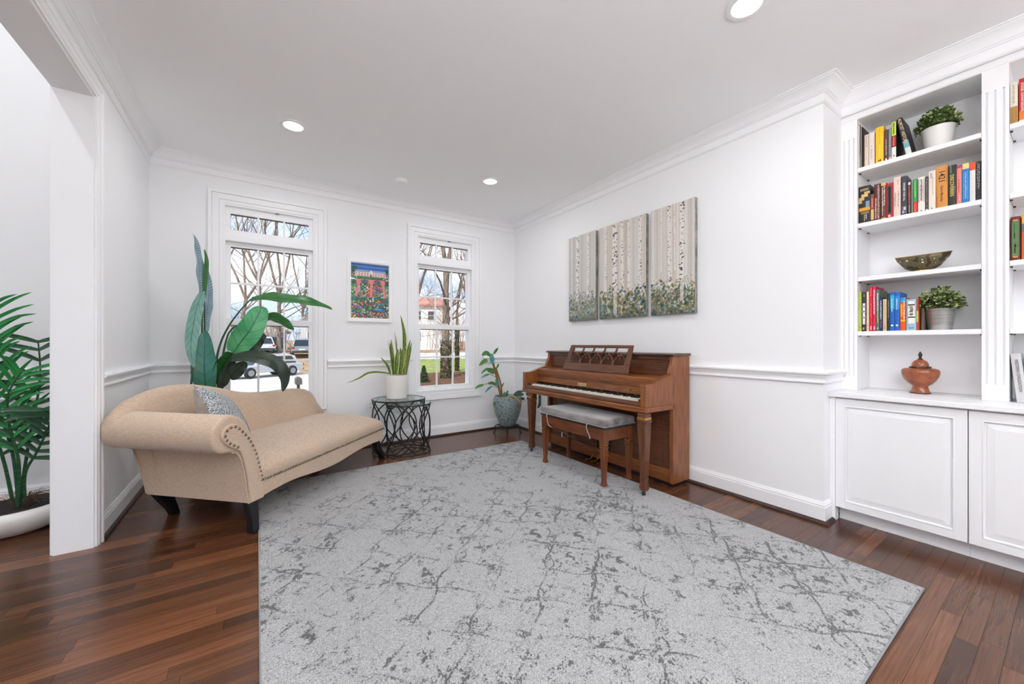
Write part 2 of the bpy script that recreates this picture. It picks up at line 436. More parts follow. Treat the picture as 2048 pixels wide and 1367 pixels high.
# ---- front windows
def window(idx, a, b):
    """a..b inner casing edges"""
    y = YW
    z0, z1 = WZ0, WZ1
    c = MB()
    # picture frame casing with stepped profile
    for (w0, w1, d0) in ((0, .030, .012), (.030, .080, .018), (.080, .108, .028)):
        c.ring([(a-w1, z0-w1), (b+w1, z0-w1), (b+w1, z1+w1), (a-w1, z1+w1)], [(a-w0, z0-w0), (b+w0, z0-w0), (b+w0, z1+w0), (a-w0, z1+w0)], 'y', y-d0, y+.001)
    w = struct(c.build('window_%d' % idx, TRIM, bevel=.004))
    # jamb liner
    MB().ring([(a, z0), (b, z0), (b, z1), (a, z1)], [(a+.012, z0+.02), (b-.012, z0+.02), (b-.012, z1-.012), (a+.012, z1-.012)], 'y', y-.004, y+.18).build('jamb', TRIM, w)
    MB().box(a-.002, b+.002, y+.005, y+.12, 1.985, 2.035).build('transom_bar', TRIM, w, bevel=.004)
    g0, g1 = a+.048, b-.048
    def sash(name, za, zb, ga, gb, ya, yb, hz):
        s = MB().ring([(a+.008, za), (b-.008, za), (b-.008, zb), (a+.008, zb)], [(g0, ga), (g1, ga), (g1, gb), (g0, gb)], 'y', ya, yb).build(name, TRIM, w, bevel=.003)
        vx = [g0+(g1-g0)*k/3 for k in (1, 2)]
        for x in vx: MB().box(x-.008, x+.008, ya+.008, yb-.006, ga, gb).build('muntin', TRIM, s)
        hs = [hz] if hz else []
        for z in hs: MB().box(g0, g1, ya+.0075, yb-.0065, z-.008, z+.008).build('muntin', TRIM, s)
        ym = (ya+yb)/2
        cols = [g0, vx[0], vx[1], g1]; rows = [ga] + hs + [gb]
        for i in range(3):
            for j in range(len(rows)-1):
                MB().box(cols[i], cols[i+1], ym-.002, ym+.002, rows[j], rows[j+1]).build('pane', PANE, s)
        # dark weather strip under the top rail
        MB().box(g0, g1, ya+.012, yb+.001, gb-.006, gb).build('gasket', GASK, s)
    sash('transom_sash', 2.035, WZ1-.004, 2.09, 2.232, y+.03, y+.065, None)
    sash('upper_sash', 1.262, 1.985, 1.301, 1.943, y+.055, y+.09, 1.62)
    sash('lower_sash', .545, 1.301, .592, 1.243, y+.015, y+.05, .92)
    MB().box((a+b)/2-.03, (a+b)/2+.03, y+.006, y+.03, 1.301, 1.312).build('sash_lock', TRIM, w)
    MB().box((a+b)/2+.03, (a+b)/2+.06, y+.008, y+.02, WZ1-.02, WZ1-.012).build('latch', pm('latch_metal', rgb(120,118,112), .4, 1), w)
    # stool and apron
    MB().box(a-.004, b+.004, y-.014, y+.03, .52, .545).build('window_stool', TRIM, w, bevel=.004)
    return w
GASK = pm('gasket', rgb(90, 84, 80), 0.6)
window(1, *WIN[0]); window(2, *WIN[1])

# ---- recessed ceiling lamps
LENS = emit('lamp_lens', (1, 0.985, 0.96, 1), 3.0)
def downlight(x, y, label, zc=ZC, k=1.0):
    t = thing('recessed_light', label, 'ceiling light', (x, y, zc), 0, 'recessed ceiling lights')
    prof = [(.062, -.001), (.064, -.006), (.080, -.008), (.089, -.004), (.089, 0.0)]
    MB().lathe(prof, n=40, cap=False).build('trim_ring', TRIM, t, smooth=True)
    MB().lathe([(.0005, -.003), (.063, -.003), (.063, -.001), (.0005, -.001)], n=40).build('lens', LENS, t)
    l = bpy.data.lights.new('lamp', 'AREA'); l.shape = 'DISK'; l.size = .12; l.energy = LAMP_W*k;  l.color = (0.97, 0.985, 1.0)
    lo = bpy.data.objects.new('lamp', l); C.objects.link(lo); lo.parent = t; lo.location = (0, 0, -.012)
    return t
downlight(.22, 3.165, 'round recessed ceiling light above the beige chaise, nearest the left window')
downlight(1.88, 3.185, 'round recessed ceiling light nearest the corner by the piano')
downlight(1.89, .863, 'round recessed ceiling light at the top edge near the bookcase')
downlight(.22, .863, 'round recessed ceiling light above the camera, out of frame')
for (x, y, w) in ((.22, -1.4, 'left'), (1.89, -1.4, 'right')): downlight(x, y, 'unseen round recessed ceiling light added behind the camera on the %s' % w)  # unseen pair put in to even out the light
for (x, y, w) in ((-1.9, 2.6, 'far end'), (-1.9, .2, 'near end'), (-1.9, -1.8, 'rear')): downlight(x, y, 'round recessed ceiling light in the foyer, %s' % w, ZFO, 3.2)
t = thing('smoke_detector', 'small round white smoke detector on the ceiling before the back wall', 'detector', (1.158, 3.64, ZC))
MB().lathe([(.055, 0), (.055, -.012), (.045, -.026), (.02, -.030), (.0005, -.030)], n=32, cap=False).build('housing', TRIM, t, smooth=True)
MB().lathe([(.060, 0), (.060, -.006), (.055, -.007)], n=32, cap=False).build('base_plate', TRIM, t, smooth=True)

# ---- two unseen uplights added behind the camera to brighten the room
def uplight(x, y, label):
    t = thing('fill_uplight', label, 'fill lamp', (x, y, 0), 0, 'unseen lamps added for fill')
    TM = pm('fill_uplight_metal', rgb(190, 188, 184), .35, .9)
    MB().lathe([(.0005,.001),(.14,.001),(.14,.014),(.05,.024),(.014,.03),(.0005,.03)], n=36).build('base', TM, t, smooth=True)
    MB().lathe([(.012,.028),(.012,1.52)], n=14).build('pole', TM, t, smooth=True)
    MB().lathe([(.014,1.51),(.05,1.525),(.12,1.57),(.165,1.64),(.17,1.66),(.160,1.655),(.11,1.585),(.04,1.545),(.0005,1.54)], n=40, cap=False).build('bowl', TM, t, smooth=True)
    l = bpy.data.lights.new('fill_area', 'AREA'); l.shape = 'DISK'; l.size = .26; l.energy = FILL_W; l.color = (0.97, 0.985, 1.0)
    lo = bpy.data.objects.new('fill_area', l); C.objects.link(lo); lo.parent = t; lo.location = (0, 0, 1.652); lo.rotation_euler = (math.pi, 0, 0)
uplight(-.42, -.85, 'silver torchiere added unseen behind the camera on the left to brighten the room')
uplight(.75, -1.85, 'silver torchiere added unseen behind the camera near the rear wall to brighten the room')

# ---- wall outlet
t = thing('wall_outlet', 'white duplex wall outlet below the chair rail beside the side tables', 'outlet', (.997, YW, .428))
MB().box(-.036, .036, -.006, 0, -.058, .058).build('cover_plate', TRIM, t, bevel=.003)
for z in (-.02, .02):
    o = MB().box(-.014, .014, -.009, -.006, z-.013, z+.013).build('receptacle', TRIM, t, bevel=.003)
    sl = MB().box(-.007, -.004, -.0095, -.0088, z-.004, z+.006).box(.004, .007, -.0095, -.0088, z-.004, z+.006).box(-.002, .002, -.0095, -.0088, z-.011, z-.007)
    sl.build('slots', pm('slot_dark', rgb(60, 58, 56), .6), o)

# ================================================================== RUG
def rug():
    x0, x1, y0, y1 = 0.012, 2.425, 0.385, 3.432
    st = 0.0055
    nx = int((x1-x0)/st)+1; ny = int((y1-y0)/st)+1
    gx = np.linspace(x0, x1, nx); gy = np.linspace(y0, y1, ny)
    X, Y = np.meshgrid(gx, gy, indexing='ij')
    pat = np.zeros_like(X)
    def line_pts(pts, w, val=1.0):
        pts = np.array(pts)
        lo = pts.min(0)-w*2; hi = pts.max(0)+w*2
        i0, i1 = np.searchsorted(gx, [lo[0], hi[0]]); j0, j1 = np.searchsorted(gy, [lo[1], hi[1]])
        if i1 <= i0 or j1 <= j0: return
        xs = X[i0:i1, j0:j1]; ys = Y[i0:i1, j0:j1]; d = np.full(xs.shape, 9.0)
        for a, b in zip(pts[:-1], pts[1:]):
            v = b-a; L = v@v+1e-12; t = np.clip(((xs-a[0])*v[0]+(ys-a[1])*v[1])/L, 0, 1)
            d = np.minimum(d, np.hypot(xs-a[0]-t*v[0], ys-a[1]-t*v[1]))
        pat[i0:i1, j0:j1] = np.maximum(pat[i0:i1, j0:j1], val*np.clip(1.35-d/w, 0, 1))
    def leaf_blob(c, ang, a, b, val=1.0, hollow=False):
        lo = np.array(c)-a*1.2; hi = np.array(c)+a*1.2
        i0, i1 = np.searchsorted(gx, [lo[0], hi[0]]); j0, j1 = np.searchsorted(gy, [lo[1], hi[1]])
        if i1 <= i0 or j1 <= j0: return
        dx = X[i0:i1, j0:j1]-c[0]; dy = Y[i0:i1, j0:j1]-c[1]
        p = (dx*math.cos(ang)+dy*math.sin(ang))/a; q = (-dx*math.sin(ang)+dy*math.cos(ang))/b
        r = np.abs(p)**1.6+np.abs(q)*(1+0.5*p)
        val_ = np.clip((1.15-r)*4, 0, 1)
        if hollow: val_ = val_*np.clip((r-0.45)*4, 0, 1)
        pat[i0:i1, j0:j1] = np.maximum(pat[i0:i1, j0:j1], val*val_)
    rg = random.Random(11)
    SX, SY = .327, .305; X0, Y0 = .327*3-.327*4, .955-.305*3
    nodes_ = []
    for i in range(-1, 10):
        for j in range(-1, 13):
            for (ox, oy) in ((0, 0), (.5, .5)):
                nodes_.append((X0+(i+ox)*SX, Y0+(j+oy)*SY))
    for (cx, cy) in nodes_:
        if not (x0-.2 < cx < x1+.2 and y0-.2 < cy < y1+.2): continue
        for (sx, sy) in ((.5, .5), (.5, -.5)):
            ex, ey = cx+sx*SX, cy+sy*SY
            px, py = -(ey-cy), (ex-cx); L = math.hypot(px, py); px /= L; py /= L
            a, b = rg.uniform(-.02, .10), rg.uniform(.9, 1.02); bow = rg.uniform(-.02, .02)
            pts = []
            for k in range(9):
                t = a+(b-a)*k/8; w = math.sin(math.pi*t)*bow+math.sin(2*math.pi*t)*.008
                pts.append((cx+(ex-cx)*t+px*w, cy+(ey-cy)*t+py*w))
            line_pts(pts, .0058, rg.uniform(.7, 1.0))
        # sprig of leaves round the node
        for k in range(24):
            an = rg.uniform(0, 2*math.pi); rr = rg.uniform(.016, .11)
            leaf_blob((cx+rr*math.cos(an), cy+rr*math.sin(an)), an+rg.uniform(-.6, .6), rg.uniform(.010, .024), rg.uniform(.004, .010), rg.uniform(.5, 1.0), rg.random() < .5)
        for k in range(2):
            an = rg.uniform(0, 2*math.pi); q = []
            for t in range(8): q.append((cx+(.015+.011*t)*math.cos(an+t*.16), cy+(.015+.011*t)*math.sin(an+t*.16)))
            line_pts(q, .0055, .85)
        # flower inside the diamond
        fx, fy = cx+.5*SX+rg.uniform(-.02, .02), cy+rg.uniform(-.02, .02)
        kind = rg.random(); s = rg.uniform(.8, 1.15)
        if kind < .4:
            for k in range(5):
                an = k*1.2566+rg.uniform(0, .4); leaf_blob((fx+.028*s*math.cos(an), fy+.028*s*math.sin(an)), an, .022*s, .011*s, .95, rg.random() < .4)
        elif kind < .75:
            for sg in (-1, 1):
                q = [(fx+sg*.018*s+.026*s*math.cos(t), fy+sg*.012*s+.026*s*math.sin(t)) for t in np.linspace(0+sg, 2.6+sg, 9)]
                line_pts(q, .011*s, .95)
        else:
            for k in range(4): leaf_blob((fx+rg.uniform(-.04, .04), fy+rg.uniform(-.04, .04)), rg.uniform(0, 3.1), .020*s, .008*s, .8, True)
    for k in range(3600):
        cx, cy = rg.uniform(x0, x1), rg.uniform(y0, y1)
        for q in range(3):
            leaf_blob((cx+rg.uniform(-.016, .016), cy+rg.uniform(-.016, .016)), rg.uniform(0, 3.14), rg.uniform(.008, .015), rg.uniform(.0035, .0065), rg.uniform(.35, .75), rg.random() < .3)
    # wear: large and mid-scale fading
    def smooth_noise(cell, seed):
        r_ = np.random.RandomState(seed); gw, gh = int((x1-x0)/cell)+4, int((y1-y0)/cell)+4
        g = r_.rand(gw, gh); fx = (X-x0)/cell; fy = (Y-y0)/cell
        i = fx.astype(int); j = fy.astype(int); tx = fx-i; ty = fy-j
        tx = tx*tx*(3-2*tx); ty = ty*ty*(3-2*ty)
        return (g[i,j]*(1-tx)+g[i+1,j]*tx)*(1-ty)+(g[i,j+1]*(1-tx)+g[i+1,j+1]*tx)*ty
    wear = .30*smooth_noise(.45, 1)+.38*smooth_noise(.13, 2)+.32*smooth_noise(.045, 3)
    pat *= np.clip((wear-.24)*2.6, .25, .95)
    rim = np.minimum(np.minimum(X-x0, x1-X), np.minimum(Y-y0, y1-Y))
    haze = np.clip((.60*smooth_noise(.5, 5)+.4*smooth_noise(.13, 6)-.40)*1.9, 0, 1)*.46+np.clip(.14-rim, 0, .14)*1.8*smooth_noise(.05, 8)
    h = 0.012
    Z = np.full_like(X, h); Z[0, :] = Z[-1, :] = h-.002; Z[:, 0] = Z[:, -1] = h-.002
    co = np.stack([X-x0, Y-y0, Z], -1).reshape(-1, 3).astype(np.float32)
    idx = np.arange(nx*ny).reshape(nx, ny)
    q = np.stack([idx[:-1,:-1], idx[1:,:-1], idx[1:,1:], idx[:-1,1:]], -1).reshape(-1, 4).astype(np.int32)
    me = bpy.data.meshes.new('pile'); me.vertices.add(len(co)); me.vertices.foreach_set('co', co.ravel())
    me.loops.add(q.size); me.loops.foreach_set('vertex_index', q.ravel())
    me.polygons.add(len(q)); me.polygons.foreach_set('loop_start', np.arange(0, q.size, 4, dtype=np.int32))
    me.polygons.foreach_set('use_smooth', np.ones(len(q), dtype=bool))
    me.update(calc_edges=True)
    for nm, arr in (('pattern', pat), ('haze', haze)):
        a = me.attributes.new(nm, 'FLOAT', 'POINT'); a.data.foreach_set('value', arr.ravel().astype(np.float32))
    m, t, b = nodes('rug_pile'); setp(b, None, .95, 0, .1, sheen=.25)
    ap = t.nodes.new('ShaderNodeAttribute'); ap.attribute_name = 'pattern'
    ah = t.nodes.new('ShaderNodeAttribute'); ah.attribute_name = 'haze'
    tcn = t.nodes.new('ShaderNodeTexCoord')
    def noise(scale, det=2):
        n = t.nodes.new('ShaderNodeTexNoise'); n.inputs['Scale'].default_value = scale; n.inputs['Detail'].default_value = det
        t.links.new(tcn.outputs['Object'], n.inputs['Vector']); return n.outputs['Fac']
    def mth(op, a_, b_):
        n = t.nodes.new('ShaderNodeMath'); n.operation = op
        for k, q_ in enumerate((a_, b_)):
            if isinstance(q_, (int, float)): n.inputs[k].default_value = q_
            else: t.links.new(q_, n.inputs[k])
        return n.outputs[0]
    n1 = noise(150, 4); n2 = noise(300, 3)
    # distressed threshold
    v = mth('ADD', mth('ADD', ap.outputs['Fac'], mth('MULTIPLY', ah.outputs['Fac'], .85)), mth('MULTIPLY', mth('SUBTRACT', n1, .5), 2.6))
    ramp = t.nodes.new('ShaderNodeValToRGB'); e = ramp.color_ramp.elements
    e[0].position = .42; e[0].color = (0, 0, 0, 1); e[1].position = .80; e[1].color = (1, 1, 1, 1)
    t.links.new(v, ramp.inputs['Fac'])
    spk = t.nodes.new('ShaderNodeValToRGB'); e = spk.color_ramp.elements
    e[0].position = .33; e[0].color = rgb(126, 126, 126); e[1].position = .62; e[1].color = rgb(190, 190, 189)
    t.links.new(n2, spk.inputs['Fac'])
    mx = t.nodes.new('ShaderNodeMix'); mx.data_type = 'RGBA'
    t.links.new(ramp.outputs['Color'], mx.inputs['Factor']); t.links.new(spk.outputs['Color'], mx.inputs['A']); mx.inputs['B'].default_value = rgb(88, 88, 89)
    t.links.new(mx.outputs['Result'], b.inputs['Base Color'])
    bp = t.nodes.new('ShaderNodeBump'); bp.inputs['Strength'].default_value = .5; bp.inputs['Distance'].default_value = .004
    t.links.new(n2, bp.inputs['Height']); t.links.new(bp.outputs['Normal'], b.inputs['Normal'])
    me.materials.append(m)
    r = thing('area_rug', 'large grey rug with a worn dark trellis and leaf pattern', 'rug', (x0, y0, 0))
    o = bpy.data.objects.new('pile', me); C.objects.link(o); o.parent = r
    W, H = x1-x0, y1-y0; q = .005
    MB().ring([(-q,-q),(W+q,-q),(W+q,H+q),(-q,H+q)], [(.002,.002),(W-.002,.002),(W-.002,H-.002),(.002,H-.002)], 'z', 0.0005, h-.001).build('binding', pm('rug_binding', rgb(140,142,143), .9), r, bevel=.003)
rug()

# ================================================================== CHAISE
LINEN = pm('beige_linen', rgb(186, 160, 136), .85, 0, .15, rgb(212, 190, 168), (1, 1, 6), 60, 3, .30, .72, .35, 260, sheen=.25, bdist=.0012)
DARKLEG = pm('ebonised_wood', rgb(20, 22, 28), .38)
NAILM = pm('nail_metal', rgb(150, 134, 112), .32, 1.0)
def smoothcurve(pts, n):
    """Catmull-Rom through points"""
    P = [Vector(p) for p in pts]; out = []
    for i in range(len(P)-1):
        a = P[max(i-1, 0)]; b = P[i]; c = P[i+1]; d = P[min(i+2, len(P)-1)]
        for k in range(n):
            t = k/n
            out.append(0.5*((2*b)+(c-a)*t+(2*a-5*b+4*c-d)*t*t+(3*b-a-3*c+d)*t**3))
    out.append(P[-1]); return out
def interp(tab, u):
    if u <= tab[0][0]: return tab[0][1]
    for (a, za), (b, zb) in zip(tab[:-1], tab[1:]):
        if u <= b:
            t = (u-a)/(b-a); return za+(zb-za)*t
    return tab[-1][1]
def chaise():
    t = thing('chaise_longue', 'beige linen chaise longue with one rolled arm and nailhead trim', 'chaise', (-.02, 2.63, 0), R(45.8))
    # base with serpentine lower edge
    low = smoothcurve([(-.046,.186),(.038,.194),(.149,.203),(.275,.206),(.411,.194),(.563,.178),(.733,.174),(.932,.190),(1.061,.197),(1.225,.195),(1.33,.188),(1.40,.184)], 4)
    out = [(p.x, p.y) for p in low] + [(1.405, .31), (-.05, .31)]
    MB().prism(out, 'y', -.03, .685).build('base', LINEN, t, bevel=.006)
    # seat
    sec = [(-.033,.296),(-.040,.318),(-.038,.345),(-.026,.368),(-.005,.384),(.04,.399),(.12,.415),(.22,.426),(.34,.432),(.46,.434),(.56,.434),(.60,.40),(.60,.296)]
    P = []
    for (u, f, sh) in ((.0,1,0),(.2,1,0),(.4,1,0),(.6,1,0),(.8,1,0),(1.0,1,0),(1.15,1,0),(1.25,.985,0),(1.32,.95,0),(1.365,.88,.002),(1.395,.75,.006),(1.412,.52,.010),(1.418,.22,.012),(1.412,.0,.014)):
        P.append([(u, v+sh if v < .3 else v-sh, .296+(z-.296)*f) for (v, z) in sec])
    b = MB().grid(P); n = len(sec)
    b.face(range((len(P)-1)*n, len(P)*n)); b.face(range(n-1, -1, -1))
    b.build('seat', LINEN, t, smooth=True, ang=60)
    # rolled arm
    arm = smoothcurve([(-.045,.186),(-.058,.275),(-.068,.345),(-.088,.430),(-.118,.486),(-.160,.500),(-.205,.508),(-.240,.535),(-.257,.580),(-.254,.628),(-.230,.668),(-.190,.694),(-.145,.699),(-.100,.680),(-.058,.640),(-.020,.568),(.015,.470),(.040,.375),(.048,.300),(.05,.186)], 4)
    MB().prism([(p.x, p.y) for p in arm], 'y', -.018, .70).build('arm', LINEN, t, bevel=.014, seg=3)
    pan = smoothcurve([(-.040,.190),(-.052,.275),(-.062,.345),(-.082,.430),(-.105,.488),(-.128,.510),(-.165,.532),(-.195,.560),(-.214,.592),(-.212,.622),(-.192,.645),(-.160,.654),(-.128,.648),(-.102,.625),(-.072,.586),(-.038,.540),(-.004,.471),(.024,.375),(.036,.300),(.046,.19)], 4)
    MB().prism([(p.x, p.y) for p in pan], 'y', -.036, -.016).build('arm_front_panel', LINEN, t, bevel=.005)
    # piping seam down the arm front
    MB().tube([(p.x, -.019, p.y) for p in arm[:20]], .0035, 6).build('piping', LINEN, t, smooth=True)
    # back with a double-humped top
    top = [(-.25,.660),(-.235,.690),(-.21,.722),(-.168,.757),(-.11,.782),(-.055,.80),(.0,.812),(.07,.820),(.14,.818),(.213,.812),(.29,.795),(.371,.775),(.491,.738),(.57,.718),(.658,.704),(.74,.695),(.831,.690),(.93,.689),(1.031,.687),(1.13,.680),(1.213,.666),(1.27,.643),(1.311,.617),(1.345,.582),(1.373,.542),(1.39,.50),(1.40,.464),(1.403,.42)]
    P = []
    for (u, z) in top:
        e = max(0, (u-1.25)/.153); th = .085*(1-.35*e); r = min(.045, (z-.30)*.4)
        vb = .705; zl = interp([(-.25,.575),(-.235,.535),(-.2,.510),(-.16,.502),(-.118,.486),(-.088,.43),(-.068,.345),(-.046,.186)], u) if u < -.046 else .186
        P.append([(u, vb-.012, zl), (u, vb-.004, max(.45, zl+.01)), (u, vb, z-r), (u, vb-.008, z-r*.35), (u, vb-.03, z), (u, vb-.055, z-.002), (u, vb-th+.002, z-r*.55), (u, vb-th-.006, z-r*1.3), (u, vb-th-.022, max(z*.6+.43*.4, zl+.015)), (u, vb-th-.055, max(.445, zl+.01)), (u, vb-th-.06, max(.40, zl+.005)), (u, vb-th-.06, zl)])
    b = MB().grid(P); n = len(P[0]); b.face(range(n)); b.face(range(len(P)*n-1, (len(P)-1)*n-1, -1))
    b.build('backrest', LINEN, t, smooth=True, ang=60)
    # nailheads
    hb = MB().sphere((0,0,0), .0082, 10, 6, 1, .55, 1); nm = hb.mesh('nailhead', NAILM, True)
    path = smoothcurve([(-.128,.526),(-.163,.548),(-.186,.568),(-.199,.588),(-.202,.610),(-.188,.631),(-.160,.640),(-.137,.635),(-.113,.616),(-.085,.586),(-.053,.545),(-.016,.471),(.000,.418),(.014,.371),(.026,.319),(.030,.294)], 12)
    acc = 0.0; last = path[0]; pos = [path[0]]
    for p in path[1:]:
        acc += (p-last).length; last = p
        if acc >= .0265: pos.append(p); acc = 0
    for p in pos: inst('nailhead', nm, t, (p.x, -.037, p.y))
    for k in range(62): inst('nailhead', nm, t, (.052+k*(1.345/61), -.0345, .292))
    # legs
    def leg(pts, w, name='leg'):
        b = MB(); Q = []
        for (u, v, z, a) in pts: Q.append([(u-a, v-w, z), (u+a, v-w, z), (u+a, v+w, z), (u-a, v+w, z)])
        b.grid(Q, cv=True); b.face(range(3, -1, -1)); k = (len(Q)-1)*4; b.face(range(k, k+4)); b.build(name, DARKLEG, t, bevel=.003)
    leg([(.006,.0,.0,.020),(.0,.0,.09,.024),(-.012,.004,.20,.032)], .022)
    leg([(.125,.70,.0,.021),(.100,.69,.05,.026),(.060,.675,.11,.036),(.020,.66,.20,.060)], .022)
    leg([(1.435,.0,.0,.020),(1.40,.0,.06,.024),(1.355,.004,.12,.030),(1.33,.01,.20,.040)], .022)
    leg([(1.435,.64,.0,.020),(1.40,.64,.06,.024),(1.355,.645,.12,.030),(1.33,.65,.20,.040)], .022)
    return t
CH = chaise()

# ---- throw pillow
def pillow():
    a = R(45.8)
    TWEED, tt, bb = nodes('tweed'); setp(bb, None, .9, 0, .1, sheen=.2)
    tcn = tt.nodes.new('ShaderNodeTexCoord'); n = tt.nodes.new('ShaderNodeTexNoise'); n.inputs['Scale'].default_value = 150; n.inputs['Detail'].default_value = 4
    n2 = tt.nodes.new('ShaderNodeTexNoise'); n2.inputs['Scale'].default_value = 9
    sx = tt.nodes.new('ShaderNodeSeparateXYZ')
    for q in (n, n2): tt.links.new(tcn.outputs['Object'], q.inputs['Vector'])
    tt.links.new(tcn.outputs['Object'], sx.inputs['Vector'])
    r = tt.nodes.new('ShaderNodeValToRGB'); e = r.color_ramp.elements; e[0].position = .36; e[0].color = rgb(60,62,62); e[1].position = .62; e[1].color = rgb(200,204,206)
    tt.links.new(n.outputs['Fac'], r.inputs['Fac'])
    r2 = tt.nodes.new('ShaderNodeValToRGB'); e = r2.color_ramp.elements; e[0].position = .40; e[0].color = rgb(30,40,42); e[1].position = .62; e[1].color = rgb(120,126,128)
    k = e.new(.52); k.color = rgb(38,72,52)
    tt.links.new(n.outputs['Fac'], r2.inputs['Fac'])
    st = tt.nodes.new('ShaderNodeValToRGB'); e = st.color_ramp.elements; e[0].position = .47; e[0].color = (0,0,0,1); e[1].position = .49; e[1].color = (1,1,1,1)
    ad = tt.nodes.new('ShaderNodeMath'); ad.operation = 'MULTIPLY_ADD'; ad.inputs[1].default_value = PIL[7]; ad.inputs[2].default_value = PIL[8]
    tt.links.new(sx.outputs['X'], ad.inputs[0]); tt.links.new(ad.outputs[0], st.inputs['Fac'])
    mx = tt.nodes.new('ShaderNodeMix'); mx.data_type = 'RGBA'
    tt.links.new(st.outputs['Color'], mx.inputs['Factor']); tt.links.new(r2.outputs['Color'], mx.inputs['A']); tt.links.new(r.outputs['Color'], mx.inputs['B'])
    tt.links.new(mx.outputs['Result'], bb.inputs['Base Color'])
    bp = tt.nodes.new('ShaderNodeBump'); bp.inputs['Strength'].default_value = .8; bp.inputs['Distance'].default_value = .004
    tt.links.new(n.outputs['Fac'], bp.inputs['Height']); tt.links.new(bp.outputs['Normal'], bb.inputs['Normal'])
    TAUPE = pm('taupe_velvet', rgb(140,128,118), .8, 0, .2, rgb(164,152,142), (1,1,1), 14, 3, sheen=.4)
    S = .215; N = 18
    def side(sg):
        P = []
        for i in range(N+1):
            row = []
            for j in range(N+1):
                x = -1+2*i/N; y = -1+2*j/N
                k = 1-.10*(1-abs(y)**2)*abs(x)**6 - .0; l = 1-.10*(1-abs(x)**2)*abs(y)**6
                h = max(0.0, (1-abs(x)**2.6)*(1-abs(y)**2.6))**.55*.085
                row.append((x*S*k, y*S*l, sg*h))
            P.append(row)
        return P
    u = Vector((math.cos(a), math.sin(a), 0)); v = Vector((-math.sin(a), math.cos(a), 0)); z = Vector((0, 0, 1))
    base = Vector((-.02, 2.63, 0))
    nrm = (u*PIL[3]+z*PIL[4]+v*PIL[5]).normalized(); ax = v.cross(nrm).normalized(); ay = nrm.cross(ax)
    rot = R(PIL[6]); X = ax*math.cos(rot)+ay*math.sin(rot); Y = nrm.cross(X)
    M = Matrix((X, Y, nrm)).transposed().to_4x4(); M.translation = base+u*PIL[0]+v*PIL[1]+z*PIL[2]
    t = thing('throw_pillow', 'grey tweed throw pillow with a taupe back, propped inside the arm of the chaise', 'pillow')
    t.matrix_world = M
    MB().grid(side(1)).build('tweed_face', TWEED, t, smooth=True, ang=180, recalc=False)
    MB().grid(side(-1)).build('taupe_back', TAUPE, t, smooth=True, ang=180, recalc=False)
PIL = (.130, .33, .60, .60, .50, -.74, 40, -2.2, .60)
pillow()

